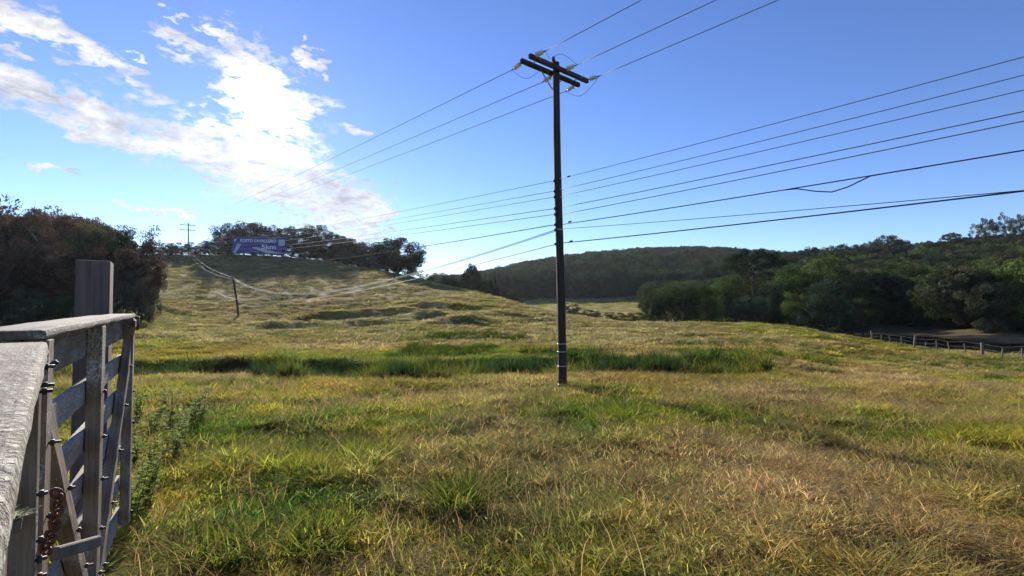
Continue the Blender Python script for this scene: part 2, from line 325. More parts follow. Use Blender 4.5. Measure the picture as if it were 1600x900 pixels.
def ground_z(x, y, micro=True):
    x = np.asarray(x, float); y = np.asarray(y, float)
    Ye = np.maximum(np.maximum(y, np.abs(x) / 1.22), .5); u = np.clip(x / Ye, -1.22, 1.22)
    fi = np.clip((u - UG[0]) / (UG[1] - UG[0]), 0, len(UG) - 1.001); fj = np.clip((np.log(Ye) - LY[0]) / (LY[1] - LY[0]), 0, len(LY) - 1.001)
    i = fi.astype(int); j = fj.astype(int); a = fi - i; b = fj - j
    z = (TAB[i, j] * (1 - a) + TAB[i + 1, j] * a) * (1 - b) + (TAB[i, j + 1] * (1 - a) + TAB[i + 1, j + 1] * a) * b
    azm = np.abs(np.arctan2(x, y)); z = z + (.48 - z) * sstep(R(62), R(115), azm)
    d, w = creek_d(x, y); z = z - (.25 + .6 * fbm(x * .3, x * 0 + 8.1, 6, 2)) * w * np.where(d > 0, np.exp(-(d / 1.55) ** 4), np.exp(-(d / 1.5) ** 2)) + .16 * w * np.exp(-((d - 2.4) / .8) ** 2)
    for (mx_, my_, rx, ry, h) in MOUNDS:  # eroded bank with a steep front
        dx = (x - mx_) / rx; dy = (y - my_ + .5 * np.sin(x * .9)) / ry
        z = z + h * np.exp(-dx * dx) * np.where(dy < 0, np.exp(-(dy * 2.2) ** 2), np.exp(-(dy * .75) ** 2))
    if micro:
        rr = np.hypot(x, y); k = sstep(1.5, 5, rr)
        z = z + k * .22 * (fbm(x * .45, y * .45, 11, 3) - .5) + k * .20 * (fbm(x * 1.3, y * 1.3, 12, 3) - .5)
        z = z + sstep(24, 40, rr) * .32 * (fbm(x * .28 + .3 * fbm(x * .2, y * .2, 3), y * .55, 13, 4) - .5)
    return z
def gz(x, y): return float(ground_z(np.array([x]), np.array([y]))[0])

C_GREEN = np.array((.075, .145, .020)); C_LIME = np.array((.29, .285, .036)); C_STRAW = np.array((.40, .315, .155)); C_BROWN = np.array((.17, .115, .07)); C_OCHRE = np.array((.26, .17, .045)); C_RUSH = np.array((.026, .056, .018))
def field(x, y):
    """which grass grows here: weights of lime, green, straw, brown, ochre"""
    d = np.hypot(x, y); u = x / np.maximum(y, 1)
    a = fbm(x * .35, y * .35, 21, 4); b = fbm(x * .9 + 5, y * .9, 22, 4); c = fbm(x * .12, y * .12, 23, 3)
    right = sstep(-.05, .75, u) * (1 - sstep(30, 60, d))
    hill = sstep(21, 27, y) * (1 - sstep(.35, .5, u))
    dry = np.clip((a - .5) * 2.4 + .07 + .36 * right + .40 * hill + (c - .5) * .8, 0, 1)
    green = np.clip((b - .5) * 3.2 + .42 - .28 * right - .25 * hill, 0, 1)
    brown = np.clip((fbm(x * .6 - 9, y * .6, 24, 4) - .52) * 5 + .15 * right, 0, 1)
    och = np.clip((fbm(x * .22, y * .3 + 4, 25, 3) - .5) * 4, 0, 1) * np.clip(.25 + .9 * hill + .5 * sstep(8, 12, y) * (1 - hill), 0, 1)
    return dry, green, brown, och
def field_col(x, y):
    dry, green, brown, och = field(x, y); o = lambda v: v[..., None]
    col = C_LIME * (1 - o(green)) + C_GREEN * o(green)
    col = col * (1 - o(dry)) + C_STRAW * o(dry); col = col * (1 - .42 * o(brown)) + C_BROWN * .42 * o(brown); col = col * (1 - .6 * o(och)) + C_OCHRE * .6 * o(och)
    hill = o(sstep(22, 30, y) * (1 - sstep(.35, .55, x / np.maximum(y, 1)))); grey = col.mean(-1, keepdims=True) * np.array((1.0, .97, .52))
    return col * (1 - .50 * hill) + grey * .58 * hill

ang_in = np.radians(np.arange(-54, 54.01, .28)); ang_out = np.radians(np.arange(57, 303.01, 3.0)); angs = np.concatenate([ang_in, ang_out])
rad = np.exp(np.linspace(math.log(.12), math.log(1600), 400)); nA, nR = len(angs), len(rad)
AA, RR = np.meshgrid(angs, rad, indexing='ij'); gx = RR * np.sin(AA); gy = RR * np.cos(AA); gzv = ground_z(gx, gy)
V = np.stack([gx.ravel(), gy.ravel(), gzv.ravel()], 1); V = np.vstack([V, [[0, 0, .48]]])
ii, jj = np.meshgrid(np.arange(nA), np.arange(nR - 1), indexing='ij'); i2 = (ii + 1) % nA
F = np.stack([ii * nR + jj, ii * nR + jj + 1, i2 * nR + jj + 1, i2 * nR + jj], -1).reshape(-1, 4)
m, t, out = material('pasture_ground'); p = nd(t, 'ShaderNodeBsdfPrincipled'); p.inputs['Roughness'].default_value = 1; p.inputs['Specular IOR Level'].default_value = .05
at_ = nd(t, 'ShaderNodeAttribute', attribute_name='soil'); f1 = tnoise(t, 7, 6, .75); f2 = tnoise(t, .9, 5, .7)
c = mixrgb(t, at_.outputs['Color'], ramp(t, f1, [(.3, (.45, .42, .4)), (.7, (1.5, 1.45, 1.3))]), 1.0, 'MULTIPLY')
c = mixrgb(t, c, ramp(t, f2, [(.35, (.7, .68, .66)), (.65, (1.2, 1.2, 1.15))]), 1.0, 'MULTIPLY'); t.links.new(c, p.inputs['Base Color'])
b = nd(t, 'ShaderNodeBump'); b.inputs['Strength'].default_value = .8; b.inputs['Distance'].default_value = .06
t.links.new(tnoise(t, 5, 6, .75), b.inputs['Height']); t.links.new(b.outputs[0], p.inputs['Normal']); t.links.new(p.outputs[0], out.inputs[0]); M['ground'] = m
gme = mesh_np('ground', V, F, M['ground'], True)
soil = field_col(V[:, 0], V[:, 1]) * .85
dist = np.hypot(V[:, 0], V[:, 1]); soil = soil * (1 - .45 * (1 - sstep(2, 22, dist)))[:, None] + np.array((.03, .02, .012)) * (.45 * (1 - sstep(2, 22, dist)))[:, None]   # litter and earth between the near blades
uu = V[:, 0] / np.maximum(V[:, 1], 1)
bank = ((V[:, 2] < -1.95) & (V[:, 1] > 33) & (uu > .7)).astype(float)[:, None]; soil = soil * (1 - bank) + np.array((.15, .11, .075)) * bank
cd_, cw_ = creek_d(V[:, 0], V[:, 1]); mud = (cw_ * (np.abs(cd_ - .2) < 1.8))[:, None]; soil = soil * (1 - mud) + np.array((.045, .034, .02)) * mud   # wet earth of the creek bed
shore = ((V[:, 2] < -1.2) & (V[:, 1] > 52) & (uu > .66)).astype(float)[:, None]; soil = soil * (1 - shore) + np.array((.10, .085, .05)) * shore  # far bank soil darkened, its shade put into the colour
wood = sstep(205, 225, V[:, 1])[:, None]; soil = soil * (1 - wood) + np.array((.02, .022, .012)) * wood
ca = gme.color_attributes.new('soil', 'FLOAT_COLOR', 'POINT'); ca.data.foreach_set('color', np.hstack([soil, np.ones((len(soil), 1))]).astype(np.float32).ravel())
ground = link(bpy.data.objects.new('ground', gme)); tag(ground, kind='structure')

# water
def watermat(name, col):
    m, t, out = material(name); p = nd(t, 'ShaderNodeBsdfPrincipled'); p.inputs['Base Color'].default_value = (*col, 1); p.inputs['Roughness'].default_value = .06
    b = nd(t, 'ShaderNodeBump'); b.inputs['Strength'].default_value = .06; b.inputs['Distance'].default_value = .03; t.links.new(tnoise(t, 1.4, 3, .6, stretch=(1, .4, 1)), b.inputs['Height'])
    t.links.new(b.outputs[0], p.inputs['Normal']); t.links.new(p.outputs[0], out.inputs[0]); return m
M['pond'] = watermat('pond_water', (.018, .02, .014)); M['creek'] = watermat('creek_water', (.03, .03, .02))
po = link(bpy.data.objects.new('pond_water', mesh_np('pond_water', [(30, 36, -2.25), (110, 36, -2.25), (110, 82, -2.25), (38, 82, -2.25)], [(0, 1, 2, 3)], M['pond']))); tag(po, kind='structure')
xs = np.linspace(-17, 8.5, 60); cv = []
for x in xs:
    yc = x * 0 + float(-creek_d(np.array([x]), np.array([0.]))[0][0]); cv += [(x, yc - 1.0, -.60), (x, yc + 1.0, -.60)]
cr = link(bpy.data.objects.new('creek_water', mesh_np('creek_water', cv, [(2 * i, 2 * i + 2, 2 * i + 3, 2 * i + 1) for i in range(59)], M['creek']))); tag(cr, kind='structure')

# ------------------------------------------------------------------ instancing of uncountable stuff (grass, far woods)
def scatter(name, P, rot, scl, tint, idx, protos, label, cat):
    me = bpy.data.meshes.new(name); n = len(P); me.vertices.add(n); me.vertices.foreach_set('co', np.asarray(P, np.float32).ravel())
    def attr(nm, ty, key, arr): me.attributes.new(nm, ty, 'POINT').data.foreach_set(key, np.ascontiguousarray(arr).ravel())
    attr('rot', 'FLOAT_VECTOR', 'vector', np.asarray(rot, np.float32)); attr('scl', 'FLOAT_VECTOR', 'vector', np.asarray(scl, np.float32))
    attr('tint', 'FLOAT_VECTOR', 'vector', np.asarray(tint, np.float32)); attr('pick', 'INT', 'value', np.asarray(idx, np.int32)); me.update()
    o = link(bpy.data.objects.new(name, me)); coll = bpy.data.collections.new(name + '_shapes')
    for k, (pm) in enumerate(protos):
        po_ = bpy.data.objects.new('%s_shape_%02d' % (name, k), pm); coll.objects.link(po_)
    g = bpy.data.node_groups.new(name, 'GeometryNodeTree'); g.interface.new_socket('Geometry', in_out='INPUT', socket_type='NodeSocketGeometry'); g.interface.new_socket('Geometry', in_out='OUTPUT', socket_type='NodeSocketGeometry')
    gi = g.nodes.new('NodeGroupInput'); go = g.nodes.new('NodeGroupOutput'); iop = g.nodes.new('GeometryNodeInstanceOnPoints'); ci = g.nodes.new('GeometryNodeCollectionInfo'); m2p = g.nodes.new('GeometryNodeMeshToPoints')
    ci.inputs['Collection'].default_value = coll; ci.inputs['Separate Children'].default_value = True; ci.inputs['Reset Children'].default_value = True
    def na(nm, ty):
        q = g.nodes.new('GeometryNodeInputNamedAttribute'); q.data_type = ty; q.inputs['Name'].default_value = nm; return q.outputs['Attribute']
    g.links.new(gi.outputs[0], m2p.inputs['Mesh']); g.links.new(m2p.outputs[0], iop.inputs['Points']); g.links.new(ci.outputs[0], iop.inputs['Instance']); iop.inputs['Pick Instance'].default_value = True
    e2r = g.nodes.new('FunctionNodeEulerToRotation'); g.links.new(na('rot', 'FLOAT_VECTOR'), e2r.inputs[0]); g.links.new(e2r.outputs[0], iop.inputs['Rotation'])
    g.links.new(na('pick', 'INT'), iop.inputs['Instance Index']); g.links.new(na('scl', 'FLOAT_VECTOR'), iop.inputs['Scale']); g.links.new(iop.outputs[0], go.inputs[0])
    md = o.modifiers.new('scatter', 'NODES'); md.node_group = g
    tag(o, label, cat, kind='stuff'); return o
def shade_attr(me, cols):
    c_ = me.color_attributes.new('shade', 'FLOAT_COLOR', 'POINT'); c_.data.foreach_set('color', np.hstack([cols, np.ones((len(cols), 1))]).astype(np.float32).ravel())
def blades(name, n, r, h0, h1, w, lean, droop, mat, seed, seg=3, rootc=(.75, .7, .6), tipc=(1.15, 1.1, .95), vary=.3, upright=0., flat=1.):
    """n curved blades: root point, lean direction, droop towards the tip"""
    g = np.random.default_rng(seed); a = g.uniform(0, 2 * np.pi, n); rr = r * np.sqrt(g.uniform(0, 1, n)); root = np.stack([rr * np.cos(a), rr * np.sin(a), np.full(n, -.02)], 1)
    h = g.uniform(h0, h1, n); la = a + g.normal(0, 1.5, n); ln = np.abs(g.normal(lean, lean * .5, n)) * (1 - upright); dirx = np.cos(la); diry = np.sin(la)
    wd = w * g.uniform(.6, 1.3, n); pa = la + np.pi / 2 + g.normal(0, .5, n); V = []; S = []
    br = 1 + g.uniform(-vary, vary, (n, 1)); hue = g.uniform(-.12, .12, (n, 1)) * np.array([[1, 0, -1]])
    for k in range(seg + 1):
        t = k / seg; out_ = ln * h * t + droop * h * t ** 2.2; zz = flat * h * t * (1 - .35 * droop * t ** 1.5 - .25 * np.minimum(ln, 1.2) * t)
        c = root + np.stack([dirx * out_, diry * out_, zz], 1); hw = wd * (1 - t ** 1.6) / 2 + .0004; off = np.stack([np.cos(pa) * hw, np.sin(pa) * hw, np.zeros(n)], 1)
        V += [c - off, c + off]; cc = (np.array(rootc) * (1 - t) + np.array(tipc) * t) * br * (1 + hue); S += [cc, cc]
    V = np.stack(V, 1).reshape(-1, 3); S = np.clip(np.stack(S, 1).reshape(-1, 3), 0, 3); q = 2 * (seg + 1); base = np.arange(n)[:, None] * q
    F = np.concatenate([base + np.array([2 * k, 2 * k + 1, 2 * k + 3, 2 * k + 2]) for k in range(seg)], 0)
    me = mesh_np(name, V, F, mat, True); shade_attr(me, S); return me
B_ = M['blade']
GP = []
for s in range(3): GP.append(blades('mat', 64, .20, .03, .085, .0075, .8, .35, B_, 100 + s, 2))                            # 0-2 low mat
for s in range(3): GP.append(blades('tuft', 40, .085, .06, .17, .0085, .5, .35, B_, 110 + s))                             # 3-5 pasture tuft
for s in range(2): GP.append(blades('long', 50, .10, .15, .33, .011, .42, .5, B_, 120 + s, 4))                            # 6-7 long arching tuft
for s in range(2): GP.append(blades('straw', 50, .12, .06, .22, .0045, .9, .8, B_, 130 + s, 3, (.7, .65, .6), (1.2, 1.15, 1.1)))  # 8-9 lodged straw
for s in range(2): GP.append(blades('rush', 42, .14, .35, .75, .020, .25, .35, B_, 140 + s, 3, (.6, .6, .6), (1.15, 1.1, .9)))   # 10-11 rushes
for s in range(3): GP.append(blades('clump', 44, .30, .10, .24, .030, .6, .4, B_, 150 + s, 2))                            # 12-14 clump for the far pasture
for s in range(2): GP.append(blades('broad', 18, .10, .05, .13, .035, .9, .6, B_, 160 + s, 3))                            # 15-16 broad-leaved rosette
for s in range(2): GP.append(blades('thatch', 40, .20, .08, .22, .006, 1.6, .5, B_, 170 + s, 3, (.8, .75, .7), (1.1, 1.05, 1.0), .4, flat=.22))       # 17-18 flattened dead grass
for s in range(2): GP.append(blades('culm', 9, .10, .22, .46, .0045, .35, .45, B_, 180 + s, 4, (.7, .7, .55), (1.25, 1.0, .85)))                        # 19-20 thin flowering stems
def sample(n, y0, y1, um=1.22):
    """even over the plan area of a wedge in front of the camera"""
    y = np.sqrt(rng.uniform(y0 ** 2, y1 ** 2, n)); u = rng.uniform(-um, um, n); return u * y, y
PX, PY, PI_, PS, PT = [], [], [], [], []
def put(x, y, pick, s, tint, sh=None):
    PX.append(x); PY.append(y); PI_.append(pick); s = np.stack([s, s, s if sh is None else sh], 1); PS.append(s); PT.append(tint)
def jit(col, k=.22):
    n = len(col); return np.clip(col * (1 + rng.uniform(-k, k, (n, 1))) * (1 + rng.normal(0, .07, (n, 3))), .005, .8)
for (y0, y1, nmat, ntuft) in ((.7, 4, 3400, 3800), (4, 9, 8500, 9500), (9, 16, 14000, 16000), (16, 26, 14000, 12000)):
    x, y = sample(nmat, y0, y1); put(x, y, rng.integers(0, 3, nmat), rng.uniform(.8, 1.5, nmat) * (1 + y / 40), jit(field_col(x, y) * 1.28))
    x, y = sample(ntuft, y0, y1); dry, green, brown, och = field(x, y); hgt = fbm(x * .7, y * .7, 31, 3)
    keep = rng.uniform(0, 1, ntuft) < np.clip(.30 + 3.0 * (hgt - .45), .05, 1); x, y, dry, green, hgt = x[keep], y[keep], dry[keep], green[keep], hgt[keep]; n = len(x)
    k = np.where(rng.uniform(0, 1, n) < dry * .75, rng.integers(8, 10, n), rng.integers(3, 6, n)); k = np.where((hgt > .54) & (rng.uniform(0, 1, n) < .42) & (dry < .65), rng.integers(6, 8, n), k)
    th_ = rng.uniform(0, 1, n) < .10 + .16 * dry; k = np.where(th_, rng.integers(17, 19, n), k)
    k = np.where((rng.uniform(0, 1, n) < .05) & (green > .4), rng.integers(15, 17, n), k)
    put(x, y, k, rng.uniform(.5, 1.3, n) * (1 + y / 60), np.where(th_[:, None], jit(np.tile(np.array((.30, .22, .13)), (n, 1)), .45), jit(field_col(x, y) * 1.42)), rng.uniform(.42, 1.0, n) * np.clip(.55 + 2.2 * (hgt - .40), .4, 1.3))
for (y0, y1, n) in ((24, 40, 13000), (40, 62, 14000), (62, 122, 26000)):   # the hill and the far right pasture
    x, y = sample(n, y0, y1, 1.15); u = x / y
    ok = ~((u > .28) & (y > 56)) & ~((u > .62) & (y > 50)) & ~((u < -.80) & (y > 34)); x, y = x[ok], y[ok]; n = len(x); hgt = fbm(x * .5, y * .8, 33, 3)
    put(x, y, rng.integers(12, 15, n), rng.uniform(.7, 1.4, n) * (1 + y / 120), jit(field_col(x, y) * 1.1), rng.uniform(.6, 1.3, n) * (.45 + hgt))
x, y = sample(2600, 115, 205, .5); ok = (x / y > .05) & (x / y < .32); x, y = x[ok], y[ok]
put(x, y, rng.integers(12, 15, len(x)), rng.uniform(2, 3.5, len(x)), jit(np.tile(C_LIME * .9, (len(x), 1))), rng.uniform(1.5, 2.5, len(x)))
x, y = sample(3600, 1.5, 16); put(x, y, rng.integers(19, 21, 3600), rng.uniform(.7, 1.2, 3600), jit(np.tile(np.array((.36, .28, .15)), (3600, 1)), .35), rng.uniform(.5, 1.15, 3600))
# dry grey-pink grass heads standing on the right
x, y = sample(5200, 9, 34, 1.15); ok = (x / y > .30) & (fbm(x * .3, y * .5, 41, 3) > .50); x, y = x[ok], y[ok]; n = len(x)
put(x, y, rng.integers(8, 10, n), rng.uniform(1.1, 1.8, n), jit(np.tile(np.array((.31, .235, .155)), (n, 1))), rng.uniform(1.1, 1.9, n))
def mk_stuff(name, label, cat, creekfree=False):
    x = np.concatenate(PX); y = np.concatenate(PY); ok = np.hypot(x + 0.3, y) > .55; z = ground_z(x, y); n = len(x)
    ok &= ~((z < -2.2) & (y > 30) & (x / np.maximum(y, 1) > .6)); ok &= ~(creekfree & (np.abs(creek_d(x, y)[0] - .2) < 1.75) & (creek_d(x, y)[1] > .5)); rot = np.stack([rng.normal(0, .12, n), rng.normal(0, .12, n), rng.uniform(0, 6.283, n)], 1)
    o = scatter(name, np.stack([x, y, z], 1)[ok], rot[ok], np.concatenate(PS)[ok], np.concatenate(PT)[ok], np.concatenate(PI_)[ok], GP, label, cat)
    for l in (PX, PY, PI_, PS, PT): l.clear()
    return o
mk_stuff('pasture_grass', 'short green and straw coloured grass covering the pasture', 'grass', True)
# rushes in the creek bed and the wet gully below the hill
x = rng.uniform(-18, 9, 5200); y = rng.uniform(14, 22.5, 5200); d, w = creek_d(x, y); ok = (np.abs(d) < 1.5 + .8 * (fbm(x * .5, y * 0, 51, 2) - .3)) & (rng.uniform(0, 1, 5200) < w) & (fbm(x * .8, y * .8, 52, 3) > .36)
x, y = x[ok], y[ok]; n = len(x); put(x, y, rng.integers(10, 12, n), rng.uniform(.8, 1.3, n), jit(C_RUSH + (C_LIME - C_RUSH) * (np.clip(fbm(x * .6, y * .6, 53, 3) * 2.2 - 1.1, 0, .5))[:, None]), rng.uniform(.6, 1.4, n) * (.25 + 1.6 * fbm(x * .55, y * .9, 57, 3)))
x = rng.uniform(-6.5, 7, 2600); y = rng.uniform(20, 36, 2600); ok = (np.abs(x + 1 + (y - 20) * .12) < 4.2 - (y - 20) * .12) & (fbm(x * .4, y * .5, 54, 3) > .56); x, y = x[ok], y[ok]; n = len(x)
put(x, y, rng.integers(10, 12, n), rng.uniform(.8, 1.2, n), jit(np.tile(C_GREEN * .55, (n, 1))), rng.uniform(.25, .7, n))
x = rng.uniform(7, 40, 1500); y = rng.uniform(18, 30, 1500); ok = fbm(x * .22, y * .5, 55, 3) > .60; x, y = x[ok], y[ok]; n = len(x)
put(x, y, rng.integers(10, 12, n), rng.uniform(.7, 1.2, n), jit(np.tile(C_GREEN * .8, (n, 1))), rng.uniform(.35, .6, n))
mk_stuff('creek_rushes', 'dark green rushes crowding the creek bed below the hill', 'rushes')

# ------------------------------------------------------------------ gate, chain, post at the left
G_ = 1.12
def boxb(name, mat, parent, O, e, n_, s0, s1, t0, t1, z0, z1, jit_=.0015, seg=6, bevel=.003, ends=None):
    """board in a leaf's own frame: along e, across n_, up; carries board coordinates for the grain. ends: z shift at s1 for a brace"""
    bm = bmesh.new(); rings = []; dz = ends or 0.0; ds = (s1 - s0)
    for i in range(seg + 1):
        f = i / seg; ring = []
        for (a, b_) in ((0, 0), (1, 0), (1, 1), (0, 1)):
            tt = t0 + (t1 - t0) * a; zz = z0 + (z1 - z0) * b_ + dz * f
            co = O + e * (s0 + ds * f) + n_ * tt + Vector((0, 0, zz)); j = jit_ * 1.0
            ring.append(bm.verts.new(co + Vector((random.uniform(-j, j), random.uniform(-j, j), random.uniform(-j, j)))))
        rings.append(ring)
    for i in range(seg):
        for k in range(4): bm.faces.new((rings[i][k], rings[i][(k + 1) % 4], rings[i + 1][(k + 1) % 4], rings[i + 1][k]))
    bm.faces.new(rings[0][::-1]); bm.faces.new(rings[-1]); bmesh.ops.recalc_face_normals(bm, faces=bm.faces[:])
    es = [ed for ed in bm.edges if len(ed.link_faces) == 2 and ed.calc_face_angle(0) > .6]
    bmesh.ops.bevel(bm, geom=es, offset=bevel, segments=2, affect='EDGES', profile=.6)
    me = bpy.data.meshes.new(name); bm.to_mesh(me); bm.free(); me.materials.append(mat)
    ax = Vector((e.x * ds, e.y * ds, dz)).normalized(); ox = Vector((random.uniform(0, 9), 0 if name == 'cap_rail' else random.uniform(0, 9), random.uniform(0, 9)))
    if abs(z1 - z0) > abs(ds) and not ends: ax = Vector((0, 0, 1))
    bx = n_; cx = ax.cross(bx)
    gr = me.attributes.new('grain', 'FLOAT_VECTOR', 'POINT')
    for i, v in enumerate(me.vertices): gr.data[i].vector = Vector((v.co.dot(ax), (v.co - O).dot(bx), v.co.dot(cx))) + ox
    return link(bpy.data.objects.new(name, me), parent)
def bolt(parent, p, n_, ln=.026, r=.0048):
    if random.random() < .22: return
    ln *= random.uniform(.6, 1.2)
    p = Vector(p); mb = MB(); mb.lathe(p - n_ * .02, n_, [(0, r), (.02 + ln, r), (.021 + ln, r * .5)], 7); mb.lathe(p + n_ * .004, n_, [(0, r * 2.0), (.009, r * 2.0), (.010, r)], 6)
    return mb.build('bolt', M['rust'] if random.random() < .35 else M['darkmetal'], parent)
# far leaf
O = Vector((-1.25 * G_, 1.30 * G_, EYE - .07 * G_)); e = Vector((-.545, .838, 0)).normalized(); n_ = Vector((e.y, -e.x, 0))
LB = 2.22 * G_
gB = empty('farm_gate', (O.x + e.x * LB / 2, O.y + e.y * LB / 2, .45)); tag(gB, 'far leaf of the weathered wooden farm gate with crossed diagonal braces', 'gate', 'gate leaves')
Ob = O - Vector(gB.location)
def B(*a, **k): return boxb(*a, **k)
B('cap_rail', M['cap'], gB, Ob, e, n_, -.03, LB + .05, -.17, .012, -.030, 0, .002, 12, .010)
B('top_rail', M['gate'], gB, Ob, e, n_, 0, LB, -.075, -.045, -.175, -.033)
for k, zt in enumerate((-.295, -.51, -.725, -.94, -1.155, -1.37)):
    B('slat', M['slat'], gB, Ob, e, n_, .0 + random.uniform(0, .015), LB - .01, -.072, -.047, zt - .10 + random.uniform(-.008, .008), zt + random.uniform(-.008, .008), .003, 8, .004, random.uniform(-.012, .012))
VERT = [(.0, .075), (1.02, .09), (LB - .09, .085)]
for s0, w in VERT: B('stile', M['gate'], gB, Ob, e, n_, s0, s0 + w, -.044, .012, -1.48, -.034, .002, 1, .004)
B('brace', M['gate'], gB, Ob, e, n_, .08, 1.01, -.043, .006, -.31, -.20, .002, 6, .004, -1.10)
B('brace', M['gate'], gB, Ob, e, n_, 1.13, LB - .10, -.043, .006, -1.42, -1.31, .002, 6, .004, 1.12)
for s0, w in VERT:
    for zt in (-.11, -.345, -.56, -.775, -.99, -1.205, -1.41): bolt(gB, Ob + e * (s0 + w / 2) + n_ * .012 + Vector((0, 0, zt + random.uniform(-.01, .01))), n_)
for f in (.1, .3, .5, .7, .9):
    bolt(gB, Ob + e * (.08 + .93 * f) + n_ * .006 + Vector((0, 0, -.255 - 1.10 * f)), n_); bolt(gB, Ob + e * (1.13 + (LB - 1.23) * f) + n_ * .006 + Vector((0, 0, -1.365 + 1.12 * f)), n_)
mb = MB(); hp = Ob + e * (LB - .06) + n_ * .02 + Vector((0, 0, -.07)); mb.beam(hp - e * .08, hp + e * .10, .012, .05); mb.lathe(hp + e * .10 - Vector((0, 0, .05)), (0, 0, 1), [(0, .016), (.1, .016)], 8); mb.build('hinge', M['rust'], gB)
# near leaf, its cap running past the camera
OA = Vector((-.16 * G_, .147 * G_, EYE - .095 * G_)); EA = Vector((-1.14 * G_, 1.2 * G_, EYE - .095 * G_)); eA = (EA - OA).normalized(); LA = (EA - OA).length; nA_ = Vector((eA.y, -eA.x, 0))
gA = empty('farm_gate', (OA.x + eA.x * LA / 2, OA.y + eA.y * LA / 2, .45)); tag(gA, 'near leaf of the wooden farm gate with a broad lichened cap at the left edge', 'gate', 'gate leaves')
Oa = OA - Vector(gA.location)
B('cap_rail', M['cap'], gA, Oa, eA, nA_, 0, LA, -.26, 0, -.034, 0, .003, 14, .011)
B('top_rail', M['gate'], gA, Oa, eA, nA_, .02, LA - .02, -.10, -.07, -.22, -.037)
for zt in (-.33, -.55, -.77, -.99, -1.21, -1.39): B('slat', M['gate'], gA, Oa, eA, nA_, .02, LA - .03, -.10, -.075, zt - .10, zt, .003, 8, .004, random.uniform(-.01, .01))
for s0, w in ((.35, .08), (LA - .20, .05), (LA - .105, .085)): B('stile', M['gate'], gA, Oa, eA, nA_, s0, s0 + w, -.070, -.012, -1.46, -.038, .002, 6, .004)
for s0 in (LA - .175, LA - .06):
    for zt in (-.06, -.12, -.36, -.52, -.62, -.84, -1.06): bolt(gA, Oa + eA * s0 + nA_ * -.012 + Vector((0, 0, zt + random.uniform(-.01, .01))), nA_, .022)
mb = MB(); q0 = at(-16, 838, .42) - Vector(gA.location); q1 = at(27, 818, .47) - Vector(gA.location); mb.beam(q0 - nA_ * .05, q1, .014, .014, bevel=.002); mb.build('peg', M['fpost'], gA)
mb = MB(); q0 = at(84, 866, 1.42) - Vector(gB.location); q1 = at(153, 846, 1.62) - Vector(gB.location); mb.beam(q0, q1, .022, .036, bevel=.004); mb.build('latch_bar', M['fpost'], gB)
# lichen tuft on the near cap's edge
lt = blades('lichen_tuft', 420, .009, .002, .007, .0007, .9, .3, M['weed'], 77, 2, (.25, .27, .18), (.42, .44, .32)); lo = link(bpy.data.objects.new('lichen_tuft', lt), gA); lo.location = at(33, 772, .30) - Vector(gA.location) + Vector((-.012, 0, .003))
# chain between the leaves
ch = empty('gate_chain', at(78, 866, 1.33)); tag(ch, 'rusty iron chain hanging where the two gate leaves meet', 'chain')
cpts = [(86, 768), (94, 776), (88, 789), (91, 801), (84, 813), (87, 824), (77, 833), (80, 845), (70, 852), (74, 862), (66, 868)]
for k in range(len(cpts) - 1):
    a_ = at(*cpts[k], 1.33) - Vector(ch.location); b_ = at(*cpts[k + 1], 1.33) - Vector(ch.location); c_ = (a_ + b_) / 2; d_ = (b_ - a_).normalized()
    sdv = Vector((.9, -.3, .2)) if k % 2 else Vector((.25, .95, .1)); MB().torus(c_, sdv.cross(d_), d_, .0185, .0115, .0042).build('link', M['rust'], ch)
# tall post behind the far leaf
pc = at(147, 480, 3.05 * 1.1); pt = at(147, 409, 3.05 * 1.1); pe = Vector((.82, .57, 0)).normalized(); pn = Vector((pe.y, -pe.x, 0))
gp = boxb('gate_post', M['post'], None, Vector((pc.x, pc.y, 0)), pe, pn, -.092, .092, -.11, .11, gz(pc.x, pc.y) - .1, pt.z, .004, 2, .006)
tag(gp, 'thick squared wooden post rising behind the far gate leaf', 'post')

# ------------------------------------------------------------------ utility pole and wires
PB = at(879, 607, 12.5); PTOP = at(868, 84, 12.5); PB.z = gz(PB.x, PB.y)
up = empty('utility_pole', PB); tag(up, 'tall dark wooden utility pole with double crossarm standing in the pasture', 'utility pole')
loc = Vector(PB); T = PTOP - PB
def onp(row):                            # point on the pole axis at a photo row
    f = (607 - row) / (607 - 84); return PB.lerp(PTOP, f)
mb = MB(); ps = []; rs = []
for k in range(25):
    f = k / 24 * .972; c = T * f + Vector((.012 * math.sin(f * 7), .012 * math.sin(f * 5 + 1), 0)); ps.append(c - (Vector((0, 0, .4)) if k == 0 else Vector())); rs.append(.112 - .024 * f + random.uniform(-.002, .002))
mb.tube(ps, rs, 14); mb.build('shaft', M['pole'], up)
LD = Vector((-.644, .765, 0)); AD = Vector((.765, .644, 0)); CA = onp(112)
def rad_at(row): return .112 - .024 * (607 - row) / 523
for sg in (-1, 1):
    c = CA - loc + LD * (.155 * sg); mb = MB(); mb.beam(c - AD * 1.07, c + AD * 1.07, .09, .11, bevel=.008, seg=8, jit=.002); mb.build('crossarm', M['arm'], up)
c = CA - loc
for s_ in (-.75, .75): MB().lathe(c + AD * s_ - LD * .22, LD, [(0, .012), (.44, .012)], 6).build('spacer_bolt', M['metal'], up)
for s_ in (-1, 1):
    mb = MB(); mb.beam(c + AD * (.36 * s_) + LD * .155 - Vector((0, 0, .06)), onp(140) - loc + LD * .10 + AD * (.03 * s_), .008, .035); mb.build('brace', M['metal'], up)
STR = {}
